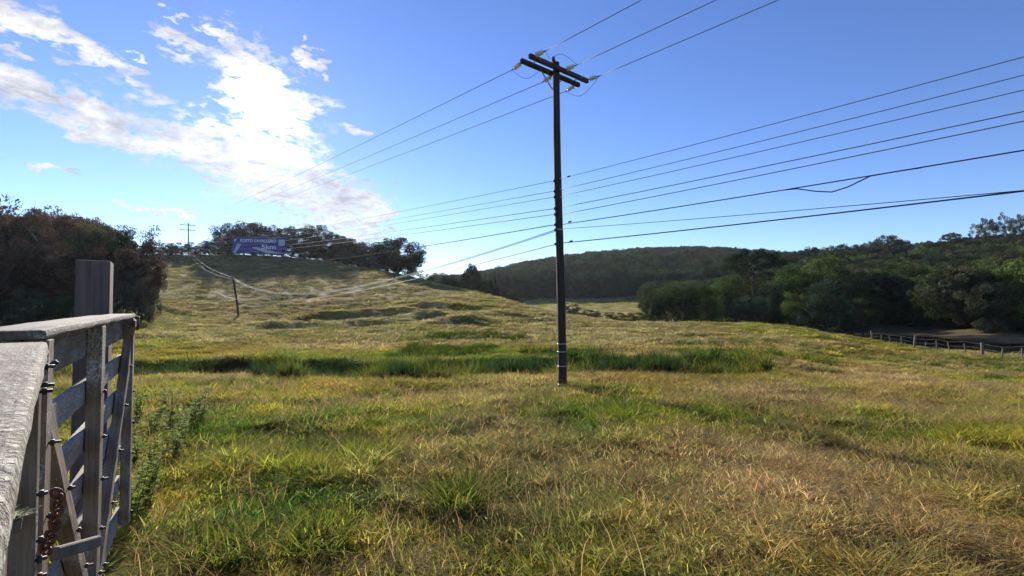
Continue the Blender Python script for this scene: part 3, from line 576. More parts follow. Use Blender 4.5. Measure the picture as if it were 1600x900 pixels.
for sg in (-1, 1):                       # dead-end strings: three towards the camera side, three towards the hill
    for k, s_ in enumerate((-.98, -.02 + .12, 1.0)):
        a = CA - loc + LD * (.21 * sg) + AD * s_; dr = (LD * sg + Vector((0, 0, -.10))).normalized(); mb = MB()
        mb.lathe(a, dr, [(0, .012), (.06, .012), (.07, .008), (.34, .008), (.35, .016), (.42, .016), (.43, .006)], 8); st = mb.build('insulator_string', M['darkmetal'], up)
        for j in range(3):
            q = a + dr * (.09 + .085 * j); mb = MB(); mb.lathe(q, dr, [(0, .012), (.008, .045), (.022, .062), (.032, .058), (.038, .030), (.060, .022), (.070, .012)], 14); mb.build('disc', M['glass_ins'], st)
        STR[(sg, k)] = loc + a + dr * .42
mb = MB(); q = CA - loc - LD * .155 - AD * .25 + Vector((0, 0, .0625)); mb.lathe(q, (0, 0, 1), [(0, .012), (.06, .012), (.065, .05), (.10, .055), (.12, .035), (.16, .045), (.18, .02)], 12); mb.build('pin_insulator', M['darkmetal'], up)
def jumper(pts):
    P_ = [Vector(p) - loc for p in pts]; o_ = []
    for i in range(len(P_) - 1):
        p0, p1, p2, p3 = P_[max(i - 1, 0)], P_[i], P_[i + 1], P_[min(i + 2, len(P_) - 1)]
        for k in range(6):
            t = k / 6; o_.append(.5 * ((2 * p1) + (p2 - p0) * t + (2 * p0 - 5 * p1 + 4 * p2 - p3) * t * t + (3 * p1 - p0 - 3 * p2 + p3) * t ** 3))
    o_.append(P_[-1]); MB().tube(o_, .006, 6).build('jumper', M['wire'], up)
pin = loc + q + Vector((0, 0, .17))
jumper([STR[(-1, 0)], STR[(-1, 0)].lerp(pin, .5) - Vector((0, 0, .12)), pin])
jumper([pin, pin.lerp(STR[(-1, 1)], .4) + Vector((0, 0, .16)), STR[(-1, 1)] + Vector((0, 0, .03))])
jumper([STR[(1, 0)], STR[(1, 0)].lerp(CA - AD * .5, .5) - Vector((0, 0, .28)), CA - AD * .5 - Vector((0, 0, .09))])
jumper([STR[(1, 1)], STR[(1, 1)].lerp(CA, .5) + Vector((0, 0, .05)) - AD * .15, CA - AD * .3 - Vector((0, 0, .08))])
jumper([STR[(1, 2)], STR[(1, 2)].lerp(STR[(-1, 2)], .5) - Vector((0, 0, .32)), STR[(-1, 2)]])
for row in (282, 299, 311, 361, 537, 549, 571, 599):
    mb = MB(); c = onp(row) - loc; r = rad_at(row) + .004; d = T.normalized(); h = .011 if row > 500 else .016; mb.lathe(c - d * h, d, [(0, r - .004), (.001, r), (2 * h, r), (2 * h + .001, r - .004)], 18); mb.build('band', M['metal'], up)
mb = MB(); mb.tube([onp(rw) - loc + AD * (rad_at(rw) + .015) - LD * .02 for rw in (362, 420, 480, 540, 600)], .009, 6); mb.build('ground_conduit', M['darkmetal'], up)
HP = at(295, 400, 118); HPT = at(294, 350, 118); HP.z = gz(HP.x, HP.y)
MP = at(373, 505, 55); MPT = at(364, 432, 55); MP.z = gz(MP.x, MP.y)
def cat_pts(a, b, sag, n=40):
    return [a.lerp(b, k / n) - Vector((0, 0, 4 * sag * (k / n) * (1 - k / n))) for k in range(n + 1)]
def wire(pts, r, label, mat='wire', group='overhead wires', name='overhead_wire'):
    o_ = Vector(pts[0]); w_ = MB().tube([p - o_ for p in pts], r, 6).build(name, M[mat], None); w_.location = o_; return tag(w_, label, 'wire', group)
ordn = ['left', 'middle', 'right']
BK = Vector((.644, -.765, 0))            # the line runs on behind the camera to the right
hA = Vector((.83, .56, 0)).normalized()
for k in range(3):
    a = STR[(-1, k)]; b_ = a + BK * 44 + Vector((0, 0, .9)); wire(cat_pts(a, b_, .55), .0085, 'high wire from the %s insulator of the crossarm to the upper right' % ordn[k])
    a = STR[(1, k)]; b_ = HPT + hA * (-1.4 + 1.4 * k) - Vector((0, 0, .25)); wire(cat_pts(a, b_, .55), .0085, 'high wire from the %s insulator of the crossarm towards the hill pole' % ordn[k])
words = ['topmost', 'second', 'third', 'fourth', 'fifth', 'sixth', 'seventh', 'lowest']
rowsR = [280, 297, 307, 325, 336, 352, 359, 381]; rowsL = [286, 302, 311, 329, 338, 354, 362, 384]; endR = [92, 120, 143, 176, 191, 236, 298, 299]
for k in range(8):
    side = AD * (rad_at(rowsR[k]) + .02); a = onp(rowsR[k]) + side * .9; tele = k >= 5
    # right-hand span: passes the photo's right edge at endR, where the straight line puts it
    uR = 800 / FPX; t = (uR * a.y - a.x) / (BK.x - uR * BK.y); edge = a + BK * t; zE = at(1600, endR[k], edge.y).z
    span = 42.; s = t / span; sag = .55; zb = (zE + 4 * sag * s * (1 - s) - a.z * (1 - s)) / s; b_ = a + BK * span; b_.z = zb
    wire(cat_pts(a, b_, sag, 60), (.0065, .0065, .0065, .008, .008, .010, .006, .012)[k], '%s of the eight low wires from the pole to the right edge' % words[k], 'cable' if tele else 'wire')
    # clamp on the pole
    c = onp(rowsL[k]) - loc; mb = MB(); rr_ = rad_at(rowsL[k]); mb.lathe(c - AD * (rr_ - .02), -AD, [(0, .018), (.03, .018), (.032, .034), (.075, .040), (.09, .03), (.10, .012)], 10); mb.build('spool_insulator', M['darkmetal'], up)
    aL = onp(rowsL[k]) - AD * (rr_ + .055)
    if k < 6:
        sagL = (.9, .9, .95, 1.0, 1.05, 2.3)[k]; b_ = HPT - Vector((0, 0, 4.0 + .47 * k)) + hA * (.12 * (-1) ** k)
        wire(cat_pts(aL, b_, sagL, 70), (.0065, .0065, .0065, .008, .008, .011)[k], '%s of the low wires from the pole up to the hilltop pole' % words[k], 'cable' if tele else 'wire')
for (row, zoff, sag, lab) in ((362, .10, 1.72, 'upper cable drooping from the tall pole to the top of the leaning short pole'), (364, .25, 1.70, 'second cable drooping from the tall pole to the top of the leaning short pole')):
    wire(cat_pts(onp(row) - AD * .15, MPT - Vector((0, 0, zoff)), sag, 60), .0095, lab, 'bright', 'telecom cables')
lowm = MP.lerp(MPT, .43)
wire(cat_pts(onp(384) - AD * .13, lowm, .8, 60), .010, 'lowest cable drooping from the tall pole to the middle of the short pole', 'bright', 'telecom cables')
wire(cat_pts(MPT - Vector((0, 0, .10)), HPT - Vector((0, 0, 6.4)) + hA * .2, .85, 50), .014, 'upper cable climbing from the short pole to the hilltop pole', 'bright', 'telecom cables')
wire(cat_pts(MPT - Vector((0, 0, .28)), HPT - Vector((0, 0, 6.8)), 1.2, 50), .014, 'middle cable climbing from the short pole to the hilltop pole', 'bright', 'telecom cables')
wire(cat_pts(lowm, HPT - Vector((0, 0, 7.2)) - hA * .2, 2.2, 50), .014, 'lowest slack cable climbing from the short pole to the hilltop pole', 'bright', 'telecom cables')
# slack loop hung under the sixth wire on the right
pts = []
for (px, py) in ((1215, 298), (1245, 295), (1275, 299), (1300, 300), (1325, 292), (1360, 275), (1400, 268), (1440, 262)):
    d = ray(px, py); a = onp(352); uu_ = d.x / d.y; t = (uu_ * a.y - a.x) / (BK.x - uu_ * BK.y); Y = a.y + BK.y * t; pts.append(at(px, py, Y))
wire(pts, .010, 'slack loop of cable hanging under the sixth low wire', 'cable')
# splice sleeves are parts of the pole's hardware
for (px, row) in ((889, 280), (889, 350), (890, 380)):
    c = onp(row) + BK * (.22 if px < 890 else .25) + AD * .1 - loc; MB().lathe(c, BK, [(0, .01), (.02, .022), (.10, .022), (.12, .01)], 8).build('splice', M['darkmetal'], up)
# hilltop pole with two crossarms
hp = empty('utility_pole', HP); tag(hp, 'distant utility pole with two thin crossarms on the hilltop', 'utility pole')
hT = HPT - HP; MB().tube([Vector((0, 0, -.4)), hT * .5, hT + Vector((0, 0, .2))], [.15, .13, .11], 10).build('shaft', M['arm'], hp)
for zo in (.3, 1.5):
    mb = MB(); mb.beam(hT - Vector((0, 0, zo)) - hA * 1.6 + Vector((0, -.16, 0)), hT - Vector((0, 0, zo)) + hA * 1.6 + Vector((0, -.16, 0)), .11, .13); ar = mb.build('crossarm', M['arm'], hp)
    for s_ in (-1.4, 0.3, 1.4): MB().lathe(hT - Vector((0, 0, zo - .06)) + hA * s_ + Vector((0, -.16, 0)), (0, 0, 1), [(0, .02), (.08, .02), (.10, .07), (.18, .06), (.22, .02)], 8).build('pin_insulator', M['darkmetal'], ar)
mp = empty('utility_pole', MP); tag(mp, 'short leaning wooden pole on the slope carrying drooping cables', 'utility pole')
mT = MPT - MP; MB().tube([Vector((0, 0, -.4)), mT * .3 + Vector((.03, 0, 0)), mT * .7, mT], [.12, .11, .10, .09], 10).build('shaft', M['pole'], mp)
for f in (.985, .43): MB().lathe(mT * f - mT.normalized() * .05, mT, [(0, .10), (.001, .125), (.1, .125), (.101, .10)], 12).build('clamp', M['metal'], mp)

# ------------------------------------------------------------------ billboard on the crest
M['blue'] = surf('sign_blue', [(.3, (.012, .025, .19)), (.7, (.02, .04, .26))], 1.5, .5, 0)
M['white'] = surf('sign_white', [(.3, (.72, .73, .76)), (.7, (.82, .82, .82))], 3, .5, 0)
M['signpale'] = surf('sign_pale', [(.3, (.42, .44, .46)), (.7, (.5, .5, .48))], 3, .5, 0)
M['signback'] = surf('sign_frame', [(.3, (.08, .08, .085)), (.7, (.14, .14, .14))], 3, .6, 0)
BY = 112.0; b0 = at(366, 396, BY); b1 = at(446, 371, BY); BWd = b1.x - b0.x; BH = b1.z - b0.z; bc = Vector(((b0.x + b1.x) / 2, BY, b0.z))
bb = empty('billboard', (bc.x, BY, gz(bc.x, BY))); tag(bb, 'blue roadside billboard reading 5km in front of the hilltop trees', 'billboard'); bb.rotation_euler = (0, 0, R(8))
zb = bc.z - bb.location.z
MB().beam((-BWd / 2, 0, zb + BH / 2), (BWd / 2, 0, zb + BH / 2), .08, BH, bevel=.01).build('panel', M['blue'], bb)
mb = MB(); mb.beam((-BWd / 2 - .04, .02, zb - .04), (BWd / 2 + .04, .02, zb - .04), .12, .08); mb.beam((-BWd / 2 - .04, .02, zb + BH + .04), (BWd / 2 + .04, .02, zb + BH + .04), .12, .08); mb.build('frame', M['signback'], bb)
for k in range(4): MB().beam((-BWd * .42 + k * BWd * .28, .12, -.5), (-BWd * .42 + k * BWd * .28, .12, zb + BH), .14, .14, up=(0, 1, 0)).build('leg', M['signback'], bb)
def text(s, x, z, size, mat, name='lettering', w=None):
    cu_ = bpy.data.curves.new('t', 'FONT'); cu_.body = s; cu_.size = size; cu_.extrude = .01; cu_.offset = .012; tmp = bpy.data.objects.new('t', cu_); COL.objects.link(tmp)
    dg = bpy.context.evaluated_depsgraph_get(); me = bpy.data.meshes.new_from_object(tmp.evaluated_get(dg)); bpy.data.objects.remove(tmp); bpy.data.curves.remove(cu_)
    me.materials.clear(); me.materials.append(mat); o = link(bpy.data.objects.new(name, me), bb); o.rotation_euler = (R(90), 0, 0); o.location = (x, -.055, z)
    if w:
        ws = max(v.co.x for v in me.vertices); o.scale = (w / ws, 1, 1)
    return o
h = BWd / 2
text('POSTO CAVALLEIRO', -h * .72, zb + BH * .70, .92, M['white'], w=BWd * .66); text('5km', h * .05, zb + BH * .28, 1.45, M['white'], w=BWd * .27)
text('P', -h * .94, zb + BH * .70, .95, M['white'], 'logo')
def plate(name, pts, mat):
    bm = bmesh.new(); f = bm.faces.new([bm.verts.new((x, -.05, z)) for x, z in pts]); ex = bmesh.ops.extrude_face_region(bm, geom=[f]); bmesh.ops.translate(bm, vec=(0, .03, 0), verts=[v for v in ex['geom'] if isinstance(v, bmesh.types.BMVert)])
    bmesh.ops.recalc_face_normals(bm, faces=bm.faces[:]); me = bpy.data.meshes.new(name); bm.to_mesh(me); bm.free(); me.materials.append(mat); return link(bpy.data.objects.new(name, me), bb)
plate('stripe', [(-h * .99, zb + .05), (-h * .88, zb + .05), (-h * .66, zb + BH * .58), (-h * .82, zb + BH * .58)], M['signpale'])
plate('stripe', [(-h * .3, zb + BH * .36), (-h * .12, zb + BH * .40), (h * .55, zb + BH * .13), (h * .95, zb + .06), (h * .25, zb + .05)], M['signpale'])
plate('emblem', [(h * .70, zb + BH * .52), (h * .93, zb + BH * .52), (h * .93, zb + BH * .88), (h * .70, zb + BH * .88)], M['signpale'])

# ------------------------------------------------------------------ fence at the right
fp = [((1362, 48), 13, 1), ((1375, 46.4), 10, 0), ((1390, 44.8), 10, 0), ((1407, 43), 10, 0), ((1426, 40.5), 20, 1), ((1443, 39), 14, 0), ((1462, 37.5), 14, 0), ((1482, 36), 15, 0), ((1506, 34.5), 15, 0), ((1533, 33), 24, 1), ((1562, 31.3), 16, 0), ((1594, 29.8), 17, 0), ((1632, 28), 20, 0), ((1680, 26.2), 20, 1)]
x0, y0 = (1533 - 800) / FPX * 33, 33; fe = empty('wire_fence', (x0, y0, gz(x0, y0))); tag(fe, 'low wire fence of grey wooden posts beside the dark pond', 'fence'); fl = Vector(fe.location); tops = []
for ((px, Y), hp_, big) in fp:
    x = (px - 800) / FPX * Y; z = gz(x, Y); r = .08 if big else .04; hh = 1.12 if big else .85; ln = random.uniform(-.14, .14); hh *= random.uniform(.82, 1.08); a = Vector((x, Y, z)) - fl
    MB().tube([a - Vector((0, 0, .3)), a + Vector((ln * .5, 0, hh * .5)), a + Vector((ln, 0, hh - .03)), a + Vector((ln, 0, hh))], [r * 1.05, r, r * .95, r * .7], 9).build('post', M['fpost'], fe); tops.append((a, ln))
for zw in (.3, .58, .9):
    MB().tube([a + Vector((ln * zw, -.05, zw)) for a, ln in tops], .003, 5).build('wire', M['wire'], fe)

# ------------------------------------------------------------------ trees
def tube_np(pts, rads, n=6):
    pts = np.asarray(pts, float); rads = np.asarray(rads, float); d = np.gradient(pts, axis=0); d /= np.linalg.norm(d, axis=1, keepdims=True) + 1e-9
    ref = np.array([0, 0, 1.]) if abs(d[0, 2]) < .85 else np.array([1., 0, 0]); x = np.cross(d, ref); x /= np.linalg.norm(x, axis=1, keepdims=True) + 1e-9; y = np.cross(d, x)
    a = np.arange(n) * 2 * np.pi / n; V = pts[:, None, :] + (x[:, None, :] * np.cos(a)[None, :, None] + y[:, None, :] * np.sin(a)[None, :, None]) * rads[:, None, None]
    m_ = len(pts); i, k = np.meshgrid(np.arange(m_ - 1), np.arange(n), indexing='ij'); F = np.stack([i * n + k, i * n + (k + 1) % n, (i + 1) * n + (k + 1) % n, (i + 1) * n + k], -1).reshape(-1, 4); return V.reshape(-1, 3), F
def join(parts):
    V = []; F = []; o = 0
    for v, f in parts: V.append(v); F.append(f + o); o += len(v)
    return np.concatenate(V), np.concatenate(F)
def leaves(g, cen, rad_, per, size, flat=.8, shell=.55):
    n = len(cen) * per; c = np.repeat(cen, per, 0); rd = np.repeat(rad_, per); d = g.normal(size=(n, 3)); d /= np.linalg.norm(d, axis=1, keepdims=True); rr = rd * g.uniform(shell ** 3, 1, n) ** (1 / 3); p = c + d * rr[:, None] * np.array([1, 1, flat])
    a = g.normal(size=(n, 3)); a /= np.linalg.norm(a, axis=1, keepdims=True); b_ = np.cross(a, d + .6 * g.normal(size=(n, 3))); b_ /= np.linalg.norm(b_, axis=1, keepdims=True) + 1e-9
    s = size * g.uniform(.6, 1.35, n)[:, None]; V = np.stack([p - a * s, p - b_ * s * .5, p + a * s, p + b_ * s * .5], 1).reshape(-1, 3); F = np.arange(n * 4).reshape(-1, 4)
    br = np.repeat(g.uniform(.6, 1.4, len(cen)), per) * g.uniform(.75, 1.25, n); hue = np.repeat(g.normal(0, .10, (len(cen), 1)), per, 0); col = br[:, None] * (1 + hue * np.array([[1.2, 0, -.8]])); return V, F, np.repeat(np.clip(col, .1, 3), 4, 0)
PROTO = {}
def limb(g, a, b_, r0, r1, n=5, wob=.03, sides=5):
    t = np.linspace(0, 1, n)[:, None]; p = a * (1 - t) + b_ * t + np.sin(t * np.pi) * g.normal(0, wob, 3); p[:, 2] += (np.sin(t[:, 0] * np.pi) * -.02); return tube_np(p, np.linspace(r0, r1, n), sides)
def proto(kind, seed):
    key = (kind, seed)
    if key in PROTO: return PROTO[key]
    g = np.random.default_rng(seed * 31 + hash_(kind)); parts = []
    if kind in ('broad', 'shrub', 'open', 'dense'):
        K = {'broad': 66, 'shrub': 50, 'open': 56, 'dense': 90}[kind]; zlo = {'broad': .20, 'shrub': .06, 'open': .28, 'dense': .08}[kind]; cen = []
        lobes = [(g.uniform(-.24, .24), g.uniform(-.24, .24), g.uniform(.55, .80), g.uniform(.18, .30)) for _ in range(6)] + [(0, 0, .58, .33)]
        while len(cen) < K:
            p = np.array([g.uniform(-.5, .5), g.uniform(-.5, .5), g.uniform(zlo, .96)])
            if any((p[0] - l[0]) ** 2 + (p[1] - l[1]) ** 2 + ((p[2] - l[2]) * .8) ** 2 < l[3] ** 2 for l in lobes) or (kind in ('shrub', 'dense') and p[2] < .5 and np.hypot(p[0], p[1]) < .42 and g.uniform() < .5): cen.append(p)
        cen = np.array(cen); rd = g.uniform(.055, .11, K) * {'shrub': 1.25, 'dense': 1.25}.get(kind, 1.08); per = {'broad': 150, 'shrub': 150, 'open': 100, 'dense': 130}[kind]; V, F, C_ = leaves(g, cen, rd, per, .017 if kind != 'open' else .015, .75)
        fork = np.array([g.normal(0, .02), g.normal(0, .02), zlo * .9 + .04]); parts.append(limb(g, np.array([0, 0, -.04]), fork, .028, .02, 6, .012, 8))
        mains = [np.array([.2 * np.cos(a), .2 * np.sin(a), g.uniform(.5, .68)]) for a in np.arange(5) * 1.257 + g.uniform(0, 1)] + [np.array([0, 0, .72])]
        for m_ in mains: parts.append(limb(g, fork, m_, .016, .007, 6, .03, 6))
        for c_ in cen:
            m_ = mains[int(np.argmin([np.linalg.norm(c_ - q) for q in mains]))]; t = g.uniform(.35, 1); parts.append(limb(g, fork * (1 - t) + m_ * t, c_, .006, .0015, 4, .02, 4))
            if kind == 'open':
                for _ in range(3): parts.append(limb(g, c_, c_ + g.normal(0, .07, 3), .002, .0006, 3, .01, 3))
    elif kind == 'araucaria':            # clear trunk, umbrella of upswept arms tipped with dark balls
        cen = []; parts.append(limb(g, np.array([0, 0, -.04]), np.array([.01, 0, .95]), .022, .010, 8, .006, 8))
        for z0, nb, rr, up_ in ((.95, 5, .18, .06), (.90, 8, .34, .08), (.83, 10, .46, .10), (.75, 9, .49, .10), (.66, 5, .42, .08)):
            for a in np.arange(nb) * 2 * np.pi / nb + g.uniform(0, 6):
                r_ = rr * g.uniform(.8, 1.05); e_ = np.array([r_ * np.cos(a), r_ * np.sin(a), z0 + up_ * g.uniform(.3, 1)]); parts.append(limb(g, np.array([0, 0, z0 - .03]), e_, .006, .002, 6, .015, 4)); cen.append(e_)
                for _ in range(2): cen.append(e_ * np.array([.8, .8, 1]) + g.normal(0, .045, 3) * np.array([1, 1, .5]))
        cen = np.array(cen); V, F, C_ = leaves(g, cen, g.uniform(.045, .075, len(cen)), 70, .014, .6)
    elif kind == 'clumpy':               # round crown of separate dark balls
        cen = []; parts.append(limb(g, np.array([0, 0, -.04]), np.array([.0, .0, .9]), .03, .012, 8, .01, 8))
        for k in range(150):
            v = g.normal(size=3); v /= np.linalg.norm(v); v[2] = v[2] * .9; rr = g.uniform(.55, 1) ** .6; e_ = np.array([v[0] * .46 * rr, v[1] * .46 * rr, .51 + v[2] * .44 * rr]); parts.append(limb(g, np.array([0, 0, max(.04, e_[2] - .15)]), e_, .006, .002, 5, .02, 4)); cen.append(e_)
        cen = np.array(cen); V, F, C_ = leaves(g, cen, g.uniform(.06, .10, len(cen)), 130, .014, .85)
    elif kind == 'eucalypt':
        cen = []; 
        parts.append(limb(g, np.array([0, 0, -.04]), np.array([g.normal(0, .03), g.normal(0, .03), .95]), .022, .006, 8, .015, 7))
        for k in range(34):
            z0 = g.uniform(.45, .92); a = g.uniform(0, 6.28); r_ = .45 * (1.05 - z0) + .12; e_ = np.array([r_ * np.cos(a), r_ * np.sin(a), z0 + g.uniform(.04, .14)]); parts.append(limb(g, np.array([0, 0, z0 - .06]), e_, .006, .0015, 5, .015, 4)); cen.append(e_)
        cen = np.array(cen); V, F, C_ = leaves(g, cen, g.uniform(.06, .10, len(cen)), 120, .014, .7)
    elif kind == 'bare':
        parts.append(limb(g, np.array([0, 0, -.04]), np.array([0, 0, .4]), .03, .02, 6, .02, 7)); tips = []
        for k in range(9):
            a = k * .7 + g.uniform(0, .5); e_ = np.array([.34 * np.cos(a) * g.uniform(.4, 1), .34 * np.sin(a) * g.uniform(.4, 1), g.uniform(.65, .9)]); parts.append(limb(g, np.array([0, 0, g.uniform(.25, .4)]), e_, .014, .006, 6, .04, 5)); tips.append(e_)
        for e_ in tips:
            for k in range(7): q = e_ * g.uniform(.75, 1) + g.normal(0, .1, 3); parts.append(limb(g, e_ * g.uniform(.7, 1), q, .006, .002, 4, .02, 4))
        V = None
    tv, tf = join(parts); bark = M['pale_bark'] if kind == 'eucalypt' else M['bark']; tm = mesh_np('trunk', tv, tf, bark, True); cm = None
    if V is not None: cm = mesh_np('crown', V, F, M['leaf']); shade_attr(cm, C_)
    PROTO[key] = (tm, cm); return PROTO[key]
def hash_(s): return sum(ord(c) * (i + 3) for i, c in enumerate(s))
TREE_COL = {'dark': (.036, .050, .018), 'green': (.055, .085, .022), 'sun': (.085, .12, .03), 'brown': (.072, .050, .036), 'red': (.085, .048, .036), 'grey': (.055, .06, .035), 'pine': (.020, .032, .016), 'blue': (.035, .06, .035)}  # 'sun': lighter green, sunlight put into the leaf colour
tcount = [0]
def tree(kind, px, top, Y, wpx, label, colr='dark', group=None, cat='tree', name=None, seed=None, sink=.1):
    x = (px - 800) / FPX * Y; z = gz(x, Y) - sink; H = at(px, top, Y).z - z; Wd = wpx / FPX * Y; H = max(H, .8); tcount[0] += 1
    tm, cm = proto(kind, seed if seed is not None else tcount[0] % 4); root = empty(name or {'shrub': 'shrub', 'araucaria': 'araucaria_tree', 'clumpy': 'araucaria_tree', 'eucalypt': 'eucalyptus_tree', 'bare': 'bare_tree'}.get(kind, 'broadleaf_tree'), (x, Y, z))
    root.scale = (Wd, Wd, H); root.rotation_euler = (0, 0, random.uniform(0, 6.28)); c = TREE_COL[colr]; j = random.uniform(.8, 1.25)
    link(bpy.data.objects.new('trunk', tm), root)
    if cm: o = link(bpy.data.objects.new('crown', cm), root); o.color = (c[0] * j * random.uniform(.9, 1.1), c[1] * j, c[2] * j, 1)
    tag(root, label, 'shrub' if kind == 'shrub' and cat == 'tree' else cat, group); return root
ORD = ['leftmost', 'second', 'third', 'fourth', 'fifth', 'sixth', 'seventh', 'eighth', 'ninth', 'tenth', 'eleventh', 'twelfth', 'thirteenth', 'fourteenth', 'fifteenth', 'sixteenth', 'seventeenth', 'eighteenth', 'nineteenth', 'twentieth']
def row_label(k, what): return ('leftmost ' + what) if k == 0 else '%s from the left %s' % (ORD[k], what)
# grove at the left
for k, (px, top, Y, w, c, kd) in enumerate([(-15, 328, 46, 110, 'brown', 'open'), (42, 307, 46, 135, 'brown', 'open'), (92, 322, 44, 90, 'brown', 'open'), (134, 345, 46, 84, 'grey', 'broad'), (170, 347, 43, 100, 'dark', 'broad'), (203, 341, 46, 85, 'brown', 'open'), (228, 362, 43, 60, 'brown', 'open')]):
    tree(kd, px, top + 12, Y, w, row_label(k, 'brownish tree in the back of the left grove'), c, 'trees of the left grove')
for k, (px, top, Y, w, c) in enumerate([(8, 385, 35, 120, 'brown'), (60, 378, 37, 110, 'brown'), (110, 395, 36, 100, 'brown'), (155, 385, 39, 100, 'brown'), (200, 392, 38, 80, 'brown'), (228, 402, 40, 55, 'brown')]):
    tree('broad', px, top, Y, w, row_label(k, 'low dense tree in the front of the left grove'), c, 'front trees of the left grove')
for k, (px, top, Y, w, c) in enumerate([(-20, 455, 30, 90, 'dark'), (50, 450, 31, 90, 'grey'), (100, 462, 31, 70, 'dark'), (190, 445, 33, 60, 'grey'), (218, 430, 36, 50, 'grey'), (240, 420, 44, 34, 'grey')]):
    tree('shrub', px, top, Y, w, row_label(k, 'shrub at the foot of the left grove'), c, 'shrubs of the left grove')
# crest row
for k, (px, top, Y, w) in enumerate([(250, 379, 112, 48), (266, 383, 113, 46), (282, 378, 115, 46), (304, 383, 114, 44), (324, 377, 115, 50), (342, 379, 115, 46)]):
    tree('shrub', px, top, Y, w, row_label(k, 'round bush on the hilltop near the far pole'), 'dark', 'hilltop bushes')
for k, (px, top, Y, w, c, kd) in enumerate([(354, 350, 120, 56, 'green', 'dense'), (382, 345, 122, 66, 'brown', 'dense'), (412, 350, 121, 60, 'brown', 'dense'), (440, 354, 122, 58, 'brown', 'broad'), (468, 355, 120, 56, 'dark', 'broad'), (492, 355, 121, 58, 'dark', 'dense'), (518, 360, 119, 56, 'dark', 'clumpy'), (540, 367, 118, 52, 'dark', 'clumpy'), (558, 378, 116, 50, 'dark', 'dense'), (580, 385, 117, 50, 'dark', 'dense')]):
    tree(kd, px, top, Y, w, row_label(k, 'tree in the row along the hilltop'), c, 'trees along the hilltop')
for k, (px, top, w) in enumerate([(360, 380, 44), (395, 376, 50), (425, 378, 50), (455, 378, 54), (482, 382, 50), (508, 385, 52), (535, 390, 50), (565, 400, 48), (590, 412, 40)]):
    tree('shrub', px, top, 116, w, row_label(k, 'bush under the hilltop trees'), 'dark', 'bushes under the hilltop trees')
tree('clumpy', 620, 367, 104, 98, 'large dark araucaria with ball shaped clumps at the end of the hilltop row', 'pine', seed=1)
tree('dense', 604, 392, 105, 56, 'dark bush at the left foot of the large round araucaria', 'pine')
tree('dense', 640, 398, 104, 50, 'dark bush at the right foot of the large round araucaria', 'pine')
tree('clumpy', 736, 408, 112, 32, 'small lone araucaria on the falling ridge', 'pine', seed=2)
tree('bare', 783, 406, 120, 30, 'leafless tree on the skyline left of the main pole', 'dark', sink=.2)
for k, (px, top, w) in enumerate([(664, 432, 30), (684, 433, 32), (704, 431, 30), (722, 432, 28), (752, 430, 34), (775, 436, 34), (800, 452, 34)]):
    tree('dense', px, top, 124, w * 1.3, row_label(k, 'low tree peeping over the falling ridge'), 'dark', 'trees behind the ridge')
# valley floor and right-hand wood edge
for k, (px, top, Y, w, c) in enumerate([(895, 475, 118, 40, 'dark'), (925, 483, 112, 44, 'dark'), (962, 487, 108, 48, 'dark'), (996, 488, 104, 44, 'dark')]):
    tree('shrub', px, top, Y, w, row_label(k, 'bush in the valley behind the ridge'), c, 'bushes in the valley')
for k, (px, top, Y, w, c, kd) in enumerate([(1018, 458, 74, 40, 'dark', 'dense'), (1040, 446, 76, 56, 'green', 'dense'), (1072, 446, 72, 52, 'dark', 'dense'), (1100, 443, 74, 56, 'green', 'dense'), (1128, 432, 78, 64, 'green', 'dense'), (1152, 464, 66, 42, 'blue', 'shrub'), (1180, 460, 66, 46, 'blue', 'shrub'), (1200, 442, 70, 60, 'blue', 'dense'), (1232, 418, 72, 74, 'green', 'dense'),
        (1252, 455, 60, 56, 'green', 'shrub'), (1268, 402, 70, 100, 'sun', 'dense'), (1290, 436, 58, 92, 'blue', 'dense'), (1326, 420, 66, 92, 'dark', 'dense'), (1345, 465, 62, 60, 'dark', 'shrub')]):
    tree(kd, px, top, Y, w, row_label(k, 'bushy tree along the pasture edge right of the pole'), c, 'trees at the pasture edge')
tree('araucaria', 1176, 396, 84, 98, 'umbrella shaped araucaria rising above the wood edge', 'pine', seed=1)
for k, (px, top, Y, w, c, kd) in enumerate([(1372, 440, 82, 80, 'dark', 'dense'), (1412, 418, 84, 90, 'dark', 'dense'), (1450, 432, 80, 84, 'dark', 'dense'), (1490, 425, 82, 90, 'dark', 'dense'), (1535, 430, 78, 84, 'dark', 'dense'), (1580, 405, 80, 110, 'green', 'dense'), (1630, 412, 76, 110, 'dark', 'dense')]):
    tree(kd, px, top, Y, w, row_label(k, 'dark tree in the wood behind the pond'), c, 'wood behind the pond')
for k, (px, top, Y, w, c) in enumerate([(1385, 490, 80, 50, 'dark'), (1440, 495, 75, 50, 'dark'), (1478, 497, 72, 46, 'grey'), (1530, 490, 68, 44, 'grey'), (1572, 485, 64, 60, 'grey'), (1612, 480, 62, 60, 'green')]):
    tree('shrub', px, top, Y, w, row_label(k, 'shrub on the far bank of the pond'), c, 'shrubs on the pond bank')
for k, (px, top, Y, w, kd) in enumerate([(1292, 394, 215, 36, 'broad'), (1312, 382, 218, 40, 'broad'), (1340, 382, 216, 34, 'broad'), (1362, 374, 218, 34, 'clumpy'), (1388, 363, 220, 44, 'clumpy'), (1412, 372, 218, 34, 'clumpy'), (1436, 380, 216, 36, 'broad'), (1462, 380, 218, 34, 'broad'), (1488, 366, 220, 28, 'araucaria'), (1506, 379, 217, 34, 'broad')]):
    tree(kd, px, top, Y, w, row_label(k, 'tree on the skyline of the right hill'), 'dark', 'skyline trees of the right hill')
